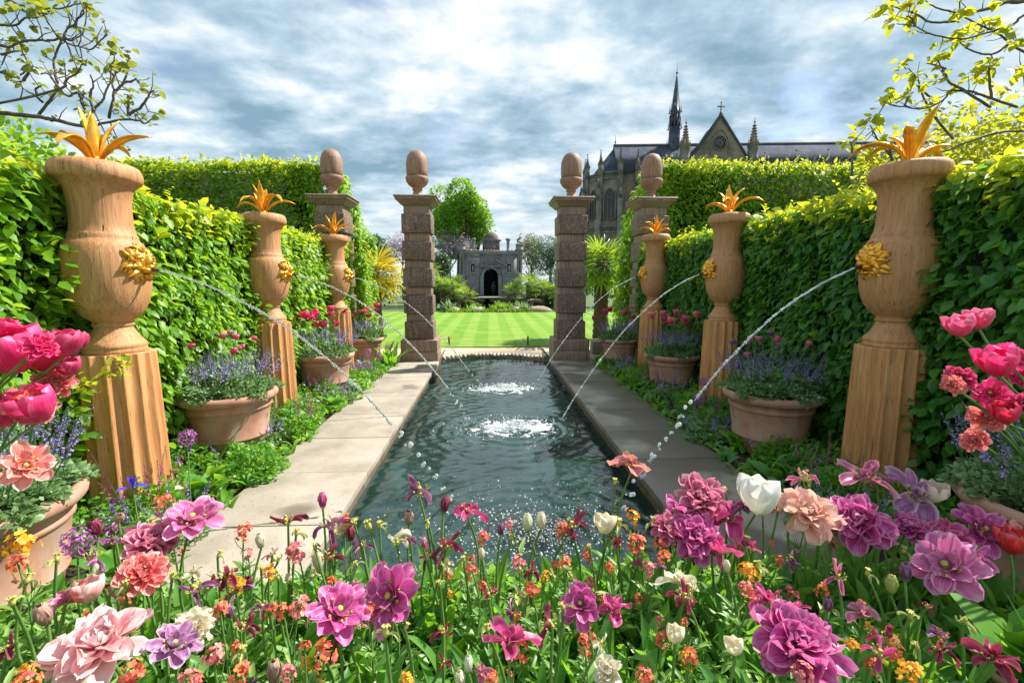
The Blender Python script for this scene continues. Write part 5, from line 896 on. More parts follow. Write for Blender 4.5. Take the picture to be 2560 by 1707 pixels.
for zb in (29.9,15.6):
    b=MB(); RR=AR*1.02 if zb>20 else AR*1.13
    b.lathe([(RR-.5,zb-.5),(RR,zb-.4),(RR,zb),(RR-.5,zb)],10,c=(ac[0],ac[1],0),a0=rad(18)); b.lathe([(RR-.3,zb+1.1),(RR,zb+1.1),(RR,zb+1.4),(RR-.3,zb+1.4),(RR-.3,zb+1.1)],10,c=(ac[0],ac[1],0),a0=rad(18))
    for q in range(10):
        a=rad(18)+q*math.pi/5; p0=np.array([math.cos(a),math.sin(a)])*(RR-.12); p1=np.array([math.cos(a+math.pi/5),math.sin(a+math.pi/5)])*(RR-.12)
        for e in range(9):
            pm_=p0+(p1-p0)*(e+.5)/9; pn=p0+(p1-p0)*(e+1)/9; pl_=p0+(p1-p0)*e/9
            for u,v_ in ((pl_,pm_),(pm_,pn)): b.tube([(ac[0]+u[0],ac[1]+u[1],zb+(0 if u is pl_ else 1.1)),(ac[0]+v_[0],ac[1]+v_[1],zb+(1.1 if v_ is pm_ else 0))],.1,4,cap=False)
    b.build('balustrade',TR,ch)
b=MB(); b.lathe([(0,0),(AR*1.12,0),(AR*1.12,15.5),(0,15.6)],10,c=(ac[0],ac[1],0),a0=rad(18)); b.build('apse_base',M['chapel_stone'],ch)
for q in range(10):
    am=rad(18)+(q+.5)*math.pi/5
    if math.sin(am)<.3: gwin(ch,0,8.5,13.8,1.6,AR*1.12*math.cos(math.pi/10),am,ac[0],ac[1],2)
# choir windows along the side
for x_ in (-17,-9,13,21.5,30,38.5,47): gwin(ch,x_,19,28,3.2,HW,-math.pi/2,0,0,3)
# transept gable
gx=-4.5; gy=-10
b=MB(); hw=8.0; gz=33.2; za=44.6
b.prism([(gx-hw,0),(gx+hw,0),(gx+hw,gz-.9),(gx,za-.5),(gx-hw,gz-.9)],gy,gy+1.2); gb=b.build('gable_wall',ST,ch)
b=MB()
for s_ in (-1,1): b.add([(gx+s_*(hw+.5),gy-.35,gz-1.6),(gx,gy-.35,za-.55),(gx,gy-.35,za+.35),(gx+s_*(hw+.5),gy-.35,gz-.8),(gx+s_*(hw+.5),gy+1.4,gz-1.6),(gx,gy+1.4,za-.55),(gx,gy+1.4,za+.35),(gx+s_*(hw+.5),gy+1.4,gz-.8)],[(0,1,2,3),(3,2,6,7),(4,5,6,7),(0,4,5,1)])
b.build('gable_coping',M['slate'],gb)
b=MB(); b.frustum(gx,gy+.4,za,za+1.0,.35,.35,.14,.14); b.box(gx-.11,gx+.11,gy+.3,gy+.5,za+1,za+3.0); b.box(gx-.75,gx+.75,gy+.3,gy+.5,za+1.9,za+2.15)
for u,v_ in ((-.75,2.02),(.75,2.02),(0,3.0)): b.ell((gx+u,gy+.4,za+v_),(.22,.14,.22),8,5)
b.build('cross',TR,gb)
b=MB(); b.prism([(gx-hw+.5,gz-2),(gx+hw-.5,gz-2),(gx,za-1.1)],gy+1.1,0); b.build('transept_roof',SLT,ch)
b=MB(); cz_=37.6; R_=1.75
b.tube([(gx+R_*1.05*math.cos(t),gy-.1,cz_+R_*1.05*math.sin(t)) for t in np.linspace(0,6.283,33)],.2,6,cap=False)
for q in range(8):
    a=q*math.pi/4; b.tube([(gx+R_*.62*math.cos(a)+.42*math.cos(t),gy-.05,cz_+R_*.62*math.sin(a)+.42*math.sin(t)) for t in np.linspace(0,6.283,13)],.09,5,cap=False)
b.tube([(gx+.45*math.cos(t),gy-.05,cz_+.45*math.sin(t)) for t in np.linspace(0,6.283,17)],.1,5,cap=False)
hood=[(gx-2.3,cz_-2.8),(gx-2.3,cz_-.2)]+[(gx-2.3+4.6*(1-math.cos(t)),cz_-.2+4.0*math.sin(t)) for t in np.linspace(.08,math.pi/3,8)]; hood=hood+[(2*gx-u,z) for u,z in hood[::-1]][1:]
b.tube([(u,gy-.1,z) for u,z in hood],.17,5); rw=b.build('rose_window',TR,gb)
b=MB(); b.lathe([(0,0),(R_,0),(R_,.03),(0,.03)],28,c=(0,0,0)); o=b.build('pane',M['window_dark'],rw); o.rotation_euler=(rad(90),0,0); o.location=(gx,gy-.01,cz_)
for s_ in (-1,1):
    x_=gx+s_*8.7; b=MB(); b.lathe([(0,0),(1.35,0),(1.35,33.4),(1.5,33.6),(1.3,33.9),(1.2,36.3),(1.45,36.6),(1.2,36.7),(0,36.8)],8,c=(x_,gy+.3,0),a0=math.pi/8); tt_=b.build('stair_turret',TR,ch)
    b=MB(); b.lathe([(1.0,36.7),(.12,42.4),(.1,42.6),(.35,42.75),(.1,42.95),(.05,43.9),(0,44)],8,c=(x_,gy+.3,0),a0=math.pi/8)
    for q in range(8):
        a=q*math.pi/4+math.pi/8
        for e in range(8): rr=1.0-(.88)*e/8+.1; b.box(x_+rr*math.cos(a)-.12,x_+rr*math.cos(a)+.12,gy+.3+rr*math.sin(a)-.12,gy+.3+rr*math.sin(a)+.12,36.8+5.6*e/8,37.05+5.6*e/8)
        b.frustum(x_+1.2*math.cos(a),gy+.3+1.2*math.sin(a),36.6,38.6,.2,.2,.02,.02)
    b.build('turret_spire',M['chapel_stone'],tt_)
# slender spire over the crossing
b=MB(); sx_=-13.2
b.lathe([(0,33),(1.85,33),(1.7,39.6),(1.72,39.8),(1.6,40.1),(1.5,44.0),(1.65,44.2),(1.35,44.5),(1.3,48.3),(1.45,48.5),(1.15,48.8),(.12,58.3),(.1,58.6),(0,58.7)],8,c=(sx_,0,0),a0=math.pi/8); bs=b
b=MB()
for q in range(8):
    a=q*math.pi/4
    b.box(sx_+1.28*math.cos(a)-.25,sx_+1.28*math.cos(a)+.25,1.28*math.sin(a)-.25,1.28*math.sin(a)+.25,44.9,47.9)
lo_=b.build('lantern_opening',M['window_dark'],None)
b=bs
for q in range(8):
    a=q*math.pi/4+math.pi/8
    for z_,r_ in ((40.0,1.9),(44.2,1.75),(48.5,1.55)): b.tube([(sx_+r_*.8*math.cos(a),r_*.8*math.sin(a),z_),(sx_+r_*1.25*math.cos(a),r_*1.25*math.sin(a),z_+.1)],.09,5); b.frustum(sx_+r_*.98*math.cos(a),r_*.98*math.sin(a),z_,z_+2.4,.12,.12,.01,.01)
    for e in range(16): rr=1.15*(1-e/16.)+.12; z_=48.9+9.3*e/16; b.box(sx_+rr*math.cos(a)-.07,sx_+rr*math.cos(a)+.07,rr*math.sin(a)-.07,rr*math.sin(a)+.07,z_,z_+.2)
b.ell((sx_,0,59),(.32,.32,.35),8,6); b.tube([(sx_,0,58.6),(sx_,0,61.6)],[.09,.03],5); spo=b.build('spire',M['lead_spire'],ch); lo_.parent=spo
for x_,y_,z_ in PINN:
    ca,sa=math.cos(rad(5)),math.sin(rad(5)); dx,dy=x_-65,y_-130; lx,ly=ca*dx-sa*dy,sa*dx+ca*dy
    pinnacle(ch,lx,-9.2,28,z_,.65)
# ------------------------------------------------------------------ flowers
UPV=np.array([0,0,1.])
def petal(mb,L,W,az,a0,a1,cup,ruf,r,pw=1.2,c=(0,0,0),n=7,m=5,twist=0,r0=0.0,tip=.55):
    tt=np.linspace(0,1,n+1); ang=a0+(a1-a0)*tt**pw
    rr=r0+np.concatenate([[0],np.cumsum(np.sin(ang[:-1]))])*L/n; zz=np.concatenate([[0],np.cumsum(np.cos(ang[:-1]))])*L/n
    wd=W*.5*np.minimum((.12+1.25*tt**.75),1)*np.sqrt(np.clip(1-(np.clip(tt-.55,0,1)/.46)**2.6,0.02,1)); wd=wd/wd.max()*W*.5
    er=np.array([math.cos(az),math.sin(az),0]); et=np.array([-math.sin(az),math.cos(az),0]); ss=np.linspace(-1,1,m)
    ph=r.random()*6; V=[];UV=[]
    for i in range(n+1):
        nn=-math.cos(ang[i])*er+math.sin(ang[i])*UPV; tw=twist*tt[i]; e2=et*math.cos(tw)+nn*math.sin(tw); n2=nn*math.cos(tw)-et*math.sin(tw)
        for s_ in ss:
            wv=ruf*W*(math.sin(tt[i]*9+ph+s_*2)*abs(s_)*tt[i]+.6*math.sin(s_*6+ph)*tt[i]**3)
            V.append(er*rr[i]+UPV*zz[i]+e2*s_*wd[i]+n2*(cup*W*s_*s_*.5+wv)); UV.append((s_*.5+.5,tt[i]))
    V=np.array(V)+np.array(c); i=np.arange(n)[:,None]*m; j=np.arange(m-1)[None]
    mb.add(V,np.stack([i+j,i+j+1,i+m+j+1,i+m+j],-1).reshape(-1,4),np.array(UV))
def head(kind,D,r):
    """returns (petals MB, centre MB or None) for a bloom of width D"""
    mb=MB(); ce=MB(); R=D/2
    if kind=='cup':
        for k in range(6): petal(mb,D*1.12,D*.78,k*1.047+(.1 if k%2 else 0),rad(82),rad(-16 if k%2 else -4)+r.normal(0,.12),.55,.03,r,pw=.55,r0=D*.02,n=9,m=7)
    elif kind=='bud':
        for k in range(6): petal(mb,D*1.25,D*.6,k*1.047,rad(55),rad(-24),.6,.02,r,pw=.5,r0=D*.02,n=8)
    elif kind=='open':
        for q,(n,Lm,Wm,a0,a1) in enumerate([(7,1.0,.60,60,108),(6,.92,.54,44,82),(5,.68,.42,24,52)]):
            for k in range(n): petal(mb,R*Lm*(1+.08*r.normal()),R*Wm,k/n*6.283+q*.5+r.normal(0,.12),rad(a0),rad(a1+r.normal(0,18)),.4,.09,r,pw=1.2,n=8,m=7,twist=r.normal(0,.18),tip=.5)
        ce_=True
    elif kind=='peony':
        for q,(n,Lm,Wm,a0,a1) in enumerate([(9,1.0,.54,72,116),(9,.95,.50,56,94),(9,.85,.46,40,72),(9,.72,.40,26,52),(8,.6,.34,12,32),(6,.45,.3,0,14)]):
            for k in range(n): petal(mb,R*Lm*(1+.06*np.clip(r.normal(),-1.5,1.5)),R*Wm*1.12*(1+.12*r.normal()),k/n*6.283+q*.4+r.normal(0,.22),rad(a0),rad(a1+r.normal(0,18)),.5,.13,r,pw=1.1,n=8,m=7,twist=r.normal(0,.45),tip=.42)
    elif kind=='wiltopen':
        for q,(n,Lm,Wm,a0,a1) in enumerate([(4,1.1,.6,60,150),(4,.95,.5,40,95),(4,.8,.42,15,45)]):
            for k in range(n):
                if r.random()<.12: continue
                petal(mb,R*Lm*(1+.2*r.normal()),R*Wm*(1+.2*r.normal()),k/n*6.283+q*.6+r.normal(0,.35),rad(a0),rad(a1+r.normal(0,24)),.6,.14,r,n=8,m=6,twist=r.normal(0,.8),tip=.5)
    elif kind=='wilt':
        for k in range(r.integers(4,7)):
            petal(mb,R*1.5*(1+.2*r.normal()),R*.42*(1+.2*r.normal()),r.random()*6.283,rad(50+r.normal(0,20)),rad(165+r.normal(0,25)) if k%3 else rad(20+r.normal(0,20)),1.2,.2,r,pw=.8,n=8,m=5,twist=r.normal(0,1.6),tip=.6)
    elif kind=='seed':
        for k in range(r.integers(1,4)): petal(mb,D*.9,D*.2,r.random()*6.283,rad(60),rad(190),1.2,.2,r,n=5,m=3,twist=r.normal(0,1.5))
    if kind in ('open','wiltopen','wilt','seed'):
        q=R*(.9 if kind=='seed' else .55 if kind=='wilt' else .34); ce.lathe([(0,0),(q*.28,.05*q),(q*.36,q*.5),(q*.25,q*1.1),(q*.3,q*1.2),(0,q*1.22)],6)
        for k in range(8 if kind!='seed' else 7):
            a=k/8*6.283+r.normal(0,.2); o_=q*(.45 if kind=='seed' else 1.1); P=[(q*.15*math.cos(a),q*.15*math.sin(a),q*(1.0 if kind=='seed' else .1)),(o_*.8*math.cos(a),o_*.8*math.sin(a),q*(1.25 if kind=='seed' else .7)),(o_*math.cos(a+.3),o_*math.sin(a+.3),q*(1.1 if kind=='seed' else 1.2))]
            ce.tube(P,[q*.07,q*.08,q*.14],4)
    return mb,ce
def rotm(tilt,az):
    ax=np.array([-math.sin(az),math.cos(az),0]); c,s_=math.cos(tilt),math.sin(tilt); K=np.array([[0,-ax[2],ax[1]],[ax[2],0,-ax[0]],[-ax[1],ax[0],0]]); return np.eye(3)+s_*K+(1-c)*K@K
def flower(kind,col,p,D,lab,seed,zb=.07,group='double tulips in the front bed',name='tulip',face=None,lean=None,leaves=True,sr=.0058):
    r=np.random.default_rng(seed); p=np.array(p,float); h=p[2]-zb
    bx,by=(p[0]+r.normal(0,.05),p[1]+r.normal(0,.04)+.02) if lean is None else lean
    t=thing(name,lab,'tulip' if name=='tulip' else name.replace('_',' '),(bx,by,zb),group=group); L=np.array([bx,by,zb]); q=p-L
    tt=np.linspace(0,1,9)[:,None]; bend=np.array([r.normal(0,.03),r.normal(0,.03),0]); 
    P=np.array([0,0,0])*(1-tt)+q*tt+bend*np.sin(tt*3.1416)+np.array([q[0],q[1],0])*(tt**2-tt)*.5
    b=MB(); b.tube(P,np.linspace(sr*1.15,sr*.85,9),6); b.build('stem',M['stem'],t,smooth=True)
    mb,ce=head(kind,D,r)
    camd=np.array([0,0,1.7])-p; az=math.atan2(camd[1],camd[0])
    if face is None: tilt,azt=(rad(r.uniform(18,48)),az+r.normal(0,.4)) if kind in('open','peony') else (rad(abs(r.normal(0,16))),r.random()*6.28)
    else: tilt,azt=rad(face[0]),az+rad(face[1])
    Rm=rotm(tilt,azt); off=q-Rm@np.array([0,0,.0])
    if mb.V:
        for i in range(len(mb.V)): mb.V[i]=mb.V[i]@Rm.T+off
        fl_=mb.build('petals',PM[col],t,smooth=True,uv=True)
    if ce.V:
        for i in range(len(ce.V)): ce.V[i]=ce.V[i]@Rm.T+off
        ce.build('stamens' if kind!='seed' else 'seed_head',M['stamen'],t,smooth=True)
    if leaves:
        b=MB()
        for k in range(2):
            broad_leaf(b,(r.normal(0,.01),r.normal(0,.01),0),r.random()*6.283,min(.34,h*.62)*(.8+.4*r.random()),.045+.02*r.random(),rad(8+10*r.random()),rad(35+45*r.random()),r)
        b.build('leaf',M['bed_leaf'],t,smooth=True)
    return t
def broad_leaf(mb,base,az,L,W,a0,a1,r,n=7,m=5,keel=.35):
    tt=np.linspace(0,1,n+1); ang=a0+(a1-a0)*tt**1.7
    rr=np.concatenate([[0],np.cumsum(np.sin(ang[:-1]))])*L/n; zz=np.concatenate([[0],np.cumsum(np.cos(ang[:-1]))])*L/n
    wd=W*.5*np.sin(np.clip(tt*.9+.1,0,1)*math.pi)**.8; wd[0]=W*.16
    er=np.array([math.cos(az),math.sin(az),0]); et=np.array([-math.sin(az),math.cos(az),0]); V=[]; tw=r.normal(0,.4); ph=r.random()*6
    for i in range(n+1):
        nn=-math.cos(ang[i])*er+math.sin(ang[i])*UPV; a=tw*tt[i]; e2=et*math.cos(a)+nn*math.sin(a); n2=nn*math.cos(a)-et*math.sin(a)
        for s_ in np.linspace(-1,1,m): V.append(er*rr[i]+UPV*zz[i]+e2*s_*wd[i]+n2*(abs(s_)**1.4*wd[i]*keel+.05*W*math.sin(tt[i]*8+ph)*s_))
    V=np.array(V)+np.array(base); i=np.arange(n)[:,None]*m; j=np.arange(m-1)[None]
    mb.add(V,np.stack([i+j,i+j+1,i+m+j+1,i+m+j],-1).reshape(-1,4))
LM=[]
def landmark_label(noun,pts,prefix=''):
    """a label for every small bloom: its place next to the nearest big one"""
    P=lambda p:np.array([p[0]/p[1],(p[2]-1.7)/p[1]])
    big=[(P(p),n) for p,n in LANDMARKS]; cnt={}; res=[None]*len(pts); cand=[]
    for i,(p,D) in enumerate(pts):
        q=P(p); j=int(np.argmin([np.hypot(*(q-b_)) for b_,_ in big])); d=q-big[j][0]
        sd='right of' if d[0]>abs(d[1]) else 'left of' if d[0]<-abs(d[1]) else 'above' if d[1]>0 else 'below'
        cand.append((float(np.hypot(*d)),i,sd,big[j][1]))
    for dd,i,sd,n in sorted(cand):
        k=(sd,n); cnt[k]=cnt.get(k,0)+1; o_=['','second ','third ','fourth ','fifth ','sixth ','seventh ','eighth '][min(cnt[k]-1,7)]
        res[i]=f'{o_}{noun} {sd} the {n}'
    return res
SHORT={0:'biggest blush tulip',3:'lilac tulip by the left paving',5:'creamy double tulip',6:'second widest mauve tulip',7:'widest mauve tulip',8:'magenta tulip before the near splash',9:'tall withered purple tulip',11:'pink and orange tallest tulip',12:'drooping mauve tulip',16:'big mauve cluster',19:'large white tulip',20:'pale peach tulip',21:'rich mauve double tulip',25:'swept pink mauve tulip',27:'wide lilac tulip on the right',28:'huge mauve double tulip',29:'maroon corner tulip',31:'cream tulip over the water',1:'coral shaggy tulip',30:'bottom centre magenta tulip',43:'sprawling pink magenta tulip',35:'small magenta bud',39:'striped red and white tulip'}
LANDMARKS=[(HERO[k][2],v) for k,v in SHORT.items()]
rw_=np.random.default_rng(31); WALLS=list(WALLS)+[((float(x_),float(y_),float(z_)),float(d_)) for x_,y_,z_,d_ in zip(rw_.uniform(-1.6,1.7,62),rw_.uniform(1.0,2.15,62),rw_.uniform(.3,.5,62),rw_.uniform(.035,.065,62))]
SEED_LABELS=landmark_label('bare stem with yellow green seed head',SEEDS); WALL_LABELS=landmark_label('orange or salmon wallflower cluster',WALLS)
for k,(kind,col,p,D,lab) in enumerate(HERO): flower(kind,col,p,D,lab,1000+k)
def zone(x,y):
    return ('at the left of' if x<-.75 else 'left of the centre of' if x<0 else 'right of the centre of' if x<.75 else 'at the right of'),('back' if y>1.75 else 'middle' if y>1.3 else 'front')
for k,(p,D) in enumerate(SEEDS):
    flower('seed','seed',p,D,SEED_LABELS[k],2000+k,group='tulip seed heads in the front bed')
def wallflower(p,D,lab,seed,group='orange wallflowers in the front bed',n=24,zb=.07,mat='wallflower'):
    r=np.random.default_rng(seed); p=np.array(p,float); bx,by=p[0]+r.normal(0,.04),p[1]+r.normal(0,.03); L=np.array([bx,by,zb]); q=p-L
    t=thing('wallflower',lab,'wallflower',(bx,by,zb),group=group); tt=np.linspace(0,1,7)[:,None]
    P=q*tt+np.array([r.normal(0,.02),r.normal(0,.02),0])*np.sin(tt*3.14); b=MB(); b.tube(P,np.linspace(.0045,.003,7),5)
    for e in range(5):
        s0=P[3+e%3]; a=r.random()*6.28; b.tube([s0,s0+np.array([math.cos(a)*.02,math.sin(a)*.02,.03]),s0+np.array([math.cos(a)*.03,math.sin(a)*.03,.07])],[.0018,.0015,.001],4)
    b.build('stem',M['stem'],t,smooth=True)
    b=MB(); PT=[];TT=[];NN=[]
    for e in range(n):
        d=norm(r.normal(0,1,3)+np.array([0,0,.8])); c=q+d*D*.38*(.6+.5*r.random())+np.array([0,0,-abs(r.normal(0,D*.25))]) ; s_=norm(np.cross(d,r.normal(0,1,3))); u=np.cross(d,s_)
        for f in range(4):
            a=f*1.571+.3; T=s_*math.cos(a)+u*math.sin(a)+d*.25; PT.append(c);TT.append(T);NN.append(d+r.normal(0,.15,3))
    V,F=scatter([(-.1,0,0),(.1,0,0),(-.42,.45,.05),(.42,.45,.05),(-.3,.9,0),(.3,.9,0)],[(0,1,3),(0,3,2),(2,3,5),(2,5,4)],np.array(PT),np.array(TT),np.array(NN),D*.155)
    mesh_np('blossoms',V,[F],M[('wallflower','wallflower_pink','wallflower','wallflower_gold')[seed%4] if r.random()<.75 else 'wallflower'],t)
    nl=26; z=r.random(nl); i0=P[(z*5).astype(int)]; a=r.random(nl)*6.28
    leaves_mesh('leaves',i0,np.stack([np.cos(a),np.sin(a),.6+0*a],-1),np.stack([-np.cos(a)*.3,-np.sin(a)*.3,1+0*a],-1),.05+.05*r.random(nl),M['bed_leaf_light'],t,.45,LEAF_V,LEAF_F)
for k,(p,D) in enumerate(WALLS): wallflower(p,D*1.1,WALL_LABELS[k],3000+k)
r=np.random.default_rng(77); FADE=[]
for k in range(120):
    x=r.uniform(-1.9,2.0); y=r.uniform(1.0,2.2)
    if abs(x)>.35+.95*y: continue
    z=r.uniform(.36,.58); kind=['wilt','wiltopen','bud','wilt'][k%4]; col=(['maroon','purple','brown','cream','rosemauve'] if x<0 else ['maroon','purple','cream','seed','magenta'])[r.integers(0,5)]
    nm={'maroon':'wine red','purple':'dark purple','brown':'papery brown','cream':'dry cream','rosemauve':'faded rose','seed':'pale green','magenta':'magenta'}[col]
    FADE.append((kind,col,(x,y,z),r.uniform(.045,.085),nm))
for nm in sorted(set(f_[4] for f_ in FADE)):
    S_=[f_ for f_ in FADE if f_[4]==nm]
    for k,(f_,lb) in enumerate(zip(S_,landmark_label(f'{nm} fading tulip',[(f_[2],0) for f_ in S_]))): flower(f_[0],f_[1],f_[2],f_[3],lb,5000+k*7+len(nm)*131,group='fading tulips in the front bed')
# leafy mass of the bed (uncountable)
r=np.random.default_rng(9); b=MB()
for k in range(1500):
    x=r.uniform(-2.3,2.6); y=r.uniform(.35,2.28); dens=1 if (x>-.2 or r.random()<.5) else 0
    if not dens: continue
    broad_leaf(b,(x,y,.05),r.random()*6.283,r.uniform(.24,.44)*(1.05 if x>.3 else .85)*float(np.interp(y,[.6,1.5,2.3],[1.15,.85,.5])),r.uniform(.05,.085),rad(r.uniform(4,22)),rad(r.uniform(30,95)),r)
tag(b.build('tulip_foliage',M['bed_leaf'],smooth=True),'broad blue green tulip leaves filling the front bed','foliage',kind='stuff')
n=25000; x=r.uniform(-2.4,2.7,n); y=r.uniform(.35,2.3,n); keep=(r.random(n)<np.where(x<0,1,.38)); x,y=x[keep],y[keep]; n=len(x); z=.06+np.interp(y,[.6,1.5,2.3],[.36,.26,.12])*r.random(n)*(.75+.25*np.sin(x*3)*np.cos(y*4))
a=r.random(n)*6.283; P=np.stack([x,y,z],-1); T=np.stack([np.cos(a),np.sin(a),r.normal(.5,.4,n)],-1)
o=leaves_mesh('bed_undergrowth',P,T,np.stack([-.3*np.cos(a),-.3*np.sin(a),1+0*a],-1)+r.normal(0,.3,(n,3)),.045+.06*r.random(n),M['bed_leaf_light'],None,.5)
tag(o,'fine light green wallflower leaves and shoots between the tulips','foliage',kind='stuff')
# tulips in the two nearest pots
for lst,(bx,by),sd_ in ((POTL,(-2.55,2.2),'left'),(POTR,(2.85,1.95),'right')):
    for k,(kind,col,p,D,lab) in enumerate(lst):
        rr_=np.random.default_rng(k+5); flower(kind,col,p,D*(.86 if D>.15 else 1.0),lab,4000+k+(50 if sd_=='right' else 0),zb=.57,group=f'pink tulips in the near {sd_} pot',lean=(bx+rr_.normal(0,.1),by+rr_.normal(0,.1)),leaves=True,face=(rr_.uniform(5,25),rr_.uniform(-60,60)) if kind=='cup' else (55,rr_.uniform(-40,40)))
# ------------------------------------------------------------------ catmint and small tulips in the pots
def catmint(label,base,R,nf,nsp,seed,h=.16,group='catmint round the rims of the pots',spike=.16,mat='catmint_flower',name='catmint',leaf='catmint_leaf',cat='plant'):
    r=np.random.default_rng(seed); t=thing(name,label,cat,base,group=group)
    a=r.random(nf)*6.283; d=np.sqrt(r.random(nf))*(1+.12*np.sin(a*5+seed)+.08*np.sin(a*11)); z=h*(1-d**2*.6)*(1+.35*np.sin(a*3+seed)*np.sin(d*7+seed))*r.random(nf)**.6; P=np.stack([np.cos(a)*d*R,np.sin(a)*d*R,z],-1)
    T=np.stack([np.cos(a),np.sin(a),r.normal(.5,.5,nf)],-1)+r.normal(0,.5,(nf,3)); leaves_mesh('foliage',P,T,np.array([0,0,1])+r.normal(0,.5,(nf,3)),.026+.022*r.random(nf),M[leaf],t,1.3)
    b=MB(); PT=[];TT=[];NN=[];SS=[]
    for k in range(nsp):
        a=r.random()*6.283; dd=math.sqrt(r.random())*R*.95; p0=np.array([math.cos(a)*dd,math.sin(a)*dd,h*.5]); dr=norm(np.array([math.cos(a)*.45*dd/R,math.sin(a)*.45*dd/R,1])+r.normal(0,.15,3)); ln=spike*(.8+.7*r.random())+h*.5
        e=p0+dr*ln; b.tube([p0,(p0+e)/2+r.normal(0,.005,3),e],[.003,.0025,.0015],4)
        for q in range(26):
            u=.4+.6*q/26; w_=.012*(1.1-.7*(u-.4)/.6); dd_=norm(r.normal(0,1,3)); PT.append(p0+dr*ln*u+dd_*w_*.4);TT.append(dd_+dr*.4);NN.append(dr+r.normal(0,.4,3));SS.append(w_*1.5)
    tag(b.build('flower_stalks',M['stem_dark'],t),kind='stuff'); V,F=scatter(SMALL_V,SMALL_F,np.array(PT),np.array(TT),np.array(NN),np.array(SS),1.5); tag(mesh_np('flower_spikes',V,[F],M[mat],t),kind='stuff'); return t
pn=['nearest','second','third','farthest']
kk={'left':0,'right':0}
for k,(sd_,x,y,sc_,lab) in enumerate(POTS):
    if sc_<.5: continue
    i=kk[sd_]; kk[sd_]+=1
    catmint(f'grey green catmint with violet spikes spilling over the {pn[i]} pot on the {sd_}',(x,y,.57*sc_),.43*sc_,4200,95,600+k,h=.22,spike=.2)
    if i==0: continue
    r=np.random.default_rng(700+k); cols={('left',1):('rose','rosemauve','rose'),('left',2):('hotpink','magentadeep','hotpink'),('left',3):('magentadeep','coral','hotpink'),('right',1):('rosemauve','purple','rose'),('right',2):('coral','magentadeep','rose'),('right',3):('magentadeep','coral','magentadeep')}[(sd_,i)]
    nt_={1:11,2:12,3:9}[i]; sz={1:.06,2:.112,3:.105}[i]
    for q in range(nt_):
        a=r.random()*6.283; dx,dy=r.normal(0,.2),r.normal(0,.16)+(.12 if i==1 else 0); hz=r.uniform(.32,.55)+(.08 if q%2 else 0)+(.1 if i>1 else 0)
        kind='peony' if (q%3==1 and i>1) else 'cup'
        flower(kind,cols[q%3],(x+dx,y+dy,.57*sc_+hz),sz*(.8+.4*r.random()),f'{ {1:"small pale pink",2:"bright pink",3:"crimson pink"}[i] } tulip in the {pn[i]} pot on the {sd_}',7000+k*20+q,zb=.56*sc_,group=f'tulips in the {pn[i]} pot on the {sd_}',lean=(x+dx*.5,y+dy*.5),leaves=True,sr=.0035)
tuft('leafy_plant','broad leaved green plant in the small pot at the lower right corner',(2.05,1.42,.24),26,.3,'hosta',811,5.5,.12)
# ------------------------------------------------------------------ low planting beside the paving
def hosta(label,base,n,L,W,seed,mat='hosta',group=None):
    r=np.random.default_rng(seed); t=thing('leafy_plant',label,'plant',base,group=group); b=MB()
    for k in range(n):
        broad_leaf(b,(r.normal(0,.06),r.normal(0,.06),r.random()*.04),k*2.4+r.normal(0,.3),L*(.6+.6*r.random()),W*(.8+.4*r.random()),rad(r.uniform(10,45)),rad(r.uniform(75,120)),r,n=6,m=5,keel=.2)
    b.build('leaves',M[mat],t,smooth=True); return t
def allium(p,D,lab,seed,zb=-.02,group='alliums in the side beds'):
    r=np.random.default_rng(seed); p=np.array(p,float); t=thing('allium',lab,'allium',(p[0],p[1]-.02,zb),group=group); q=p-np.array([p[0],p[1]-.02,zb])
    b=MB(); b.tube([(0,0,0),(r.normal(0,.015),0,q[2]*.5),tuple(q)],.004,6); b.build('stem',M['stem'],t,smooth=True)
    n=260; d=norm(r.normal(0,1,(n,3))); P=q+d*D*.5*(.75+.25*r.random((n,1))); s_=norm(np.cross(d,r.normal(0,1,(n,3)))); leaves_mesh('flower_head',P,s_+d*.2,d,D*.15,M['allium_flower'],t,.8,SMALL_V,SMALL_F)
def iris(p,D,lab,seed):
    r=np.random.default_rng(seed); p=np.array(p,float); t=thing('iris',lab,'iris',(p[0],p[1],.05)); q=p-np.array([p[0],p[1],.05]); b=MB(); b.tube([(0,0,0),(.01,0,q[2]*.5),tuple(q)],.004,6); b.build('stem',M['stem'],t,smooth=True)
    b=MB()
    for k in range(3): petal(b,D*.62,D*.3,k*2.094,rad(60),rad(130),.2,.05,r,c=q,n=6)
    for k in range(3): petal(b,D*.55,D*.2,k*2.094+1.05,rad(20),rad(15),.3,.05,r,c=q,n=6)
    b.build('petals',M['iris_petal'],t,smooth=True)
for k,(kind,p,D,lab) in enumerate(EXTRA):
    (allium if kind=='allium' else iris)(p,D,lab,900+k)
r=np.random.default_rng(13)
where=['beside the nearest pedestal','before the second pot','beside the middle pedestal','before the third pot','beside the farthest pedestal','before the farthest pot']
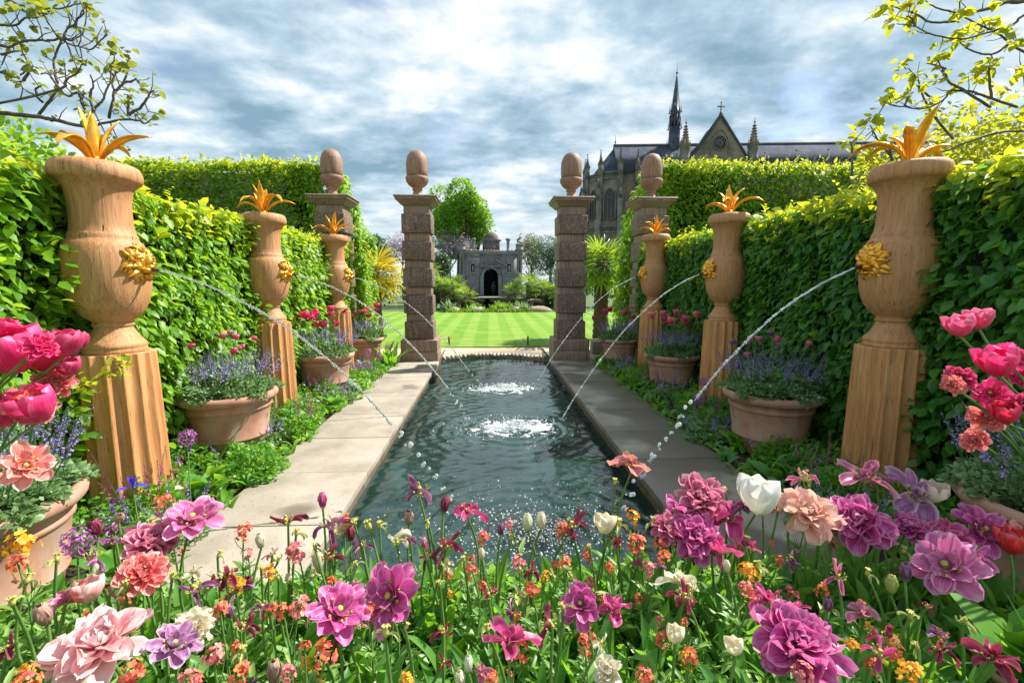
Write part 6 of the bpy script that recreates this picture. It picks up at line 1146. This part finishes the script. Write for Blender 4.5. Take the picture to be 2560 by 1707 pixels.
for sd_,x0,x1 in (('left',-2.5,-2.1),('right',2.32,2.8)):
    k=0
    for y in np.arange(2.55,9.7,.36):
        w_=where[min(5,int((y-2.5)/1.25))]; x=r.uniform(x0,x1); c=k%5
        if c in (0,3): hosta(f'leafy green perennial in the {sd_} bed {w_}',(x,y,-.02),26,.26,.085,500+k,'hosta' if sd_=='left' or c==0 else 'bed_leaf',group=f'leafy perennials in the {sd_} bed')
        elif c==1: catmint(f'low catmint with violet spikes in the {sd_} bed {w_}',(x,y,-.02),.24,1100,18,520+k,.2,f'low catmints in the {sd_} bed',.15)
        elif c==2: catmint(f'salvia with magenta spikes in the {sd_} bed {w_}',(x,y,-.02),.2,800,10,540+k,.26,f'magenta salvias in the {sd_} bed',.22,'salvia_flower','salvia','hosta')
        else: catmint(f'low bushy green plant in the {sd_} bed {w_}',(x,y,-.02),.27,1500,0+2,560+k,.26,f'bushy green plants in the {sd_} bed',.05,'catmint_flower','bushy_plant','hosta')
        hosta(f'small green rosette at the {sd_} paving edge {w_}',((x1+.02 if sd_=='left' else x0-.02)+r.normal(0,.03),y+.17,-.02),16,.15,.05,580+k,'hosta' if sd_=='left' else 'bed_leaf',group=f'small rosettes along the {sd_} paving')
        catmint(f'green ground cover plant under the {sd_} hedge {w_}',((x0-.25 if sd_=='left' else x1+.2),y+.1,-.02),.24,700,2,600+k,.25,f'ground cover plants under the {sd_} hedge',.04,'catmint_flower','bushy_plant','hosta')
        k+=1
for k,(x,y,z,D) in enumerate([(-2.2,7.6,.34,.13),(-2.12,7.9,.3,.12),(-2.35,7.2,.42,.13),(-2.05,8.4,.36,.11),(-2.0,9.0,.45,.1),(-2.15,8.1,.5,.1),(2.45,5.1,.35,.15),(2.6,5.3,.5,.13),(2.5,7.9,.35,.12)]):
    allium((x,y,z),D,('pink purple allium ball low before the third pot on the left','pink purple allium ball near the paving, before the farthest left pedestal','pink purple allium ball close to the third pot on the left','allium ball by the farthest left pedestal','allium ball beside the inner left pillar','tallest allium ball by the farthest left pedestal','purple allium ball beside the middle right pedestal','darker allium ball close to the middle right pedestal','purple allium ball by the farthest right pedestal')[k],950+k)
for k,(x,y) in enumerate([(-2.15,9.4),(-2.3,4.0),(2.75,3.7),(2.35,7.3)]): tuft('iris_leaves',('blue green sword leaves beside the inner left pillar','narrow grassy leaves before the second pot on the left','narrow grassy leaves before the second pot on the right','narrow grassy leaves before the third pot on the right')[k],(x,y,-.02),34 if k==0 else 20,.6 if k==0 else .4,'bed_leaf',830+k,1.5 if k==0 else .6,.2)
# twig of the hedge across the nearest left pedestal
t=thing('climbing_twig','leafy twig hanging across the nearest left pedestal','twig',(-2.75,3.15,1.0)); r=np.random.default_rng(4)
P=np.array([(-.25,.1,-.1),(-.1,0,-.02),(.05,-.04,.02),(.2,-.05,.1),(.33,-.03,.16)]); b=MB(); b.tube(P,[.004,.004,.003,.002,.001],5); b.build('stalk',M['bark'],t)
n=70; u=r.random(n)*3.99; i=u.astype(int); PPn=P[i]+(P[i+1]-P[i])*(u-i)[:,None]+r.normal(0,.035,(n,3)); leaves_mesh('leaves',PPn,r.normal(0,1,(n,3)),np.array([0,-.3,1])+r.normal(0,.3,(n,3)),.045+.02*r.random(n),M['top_growth'],t)
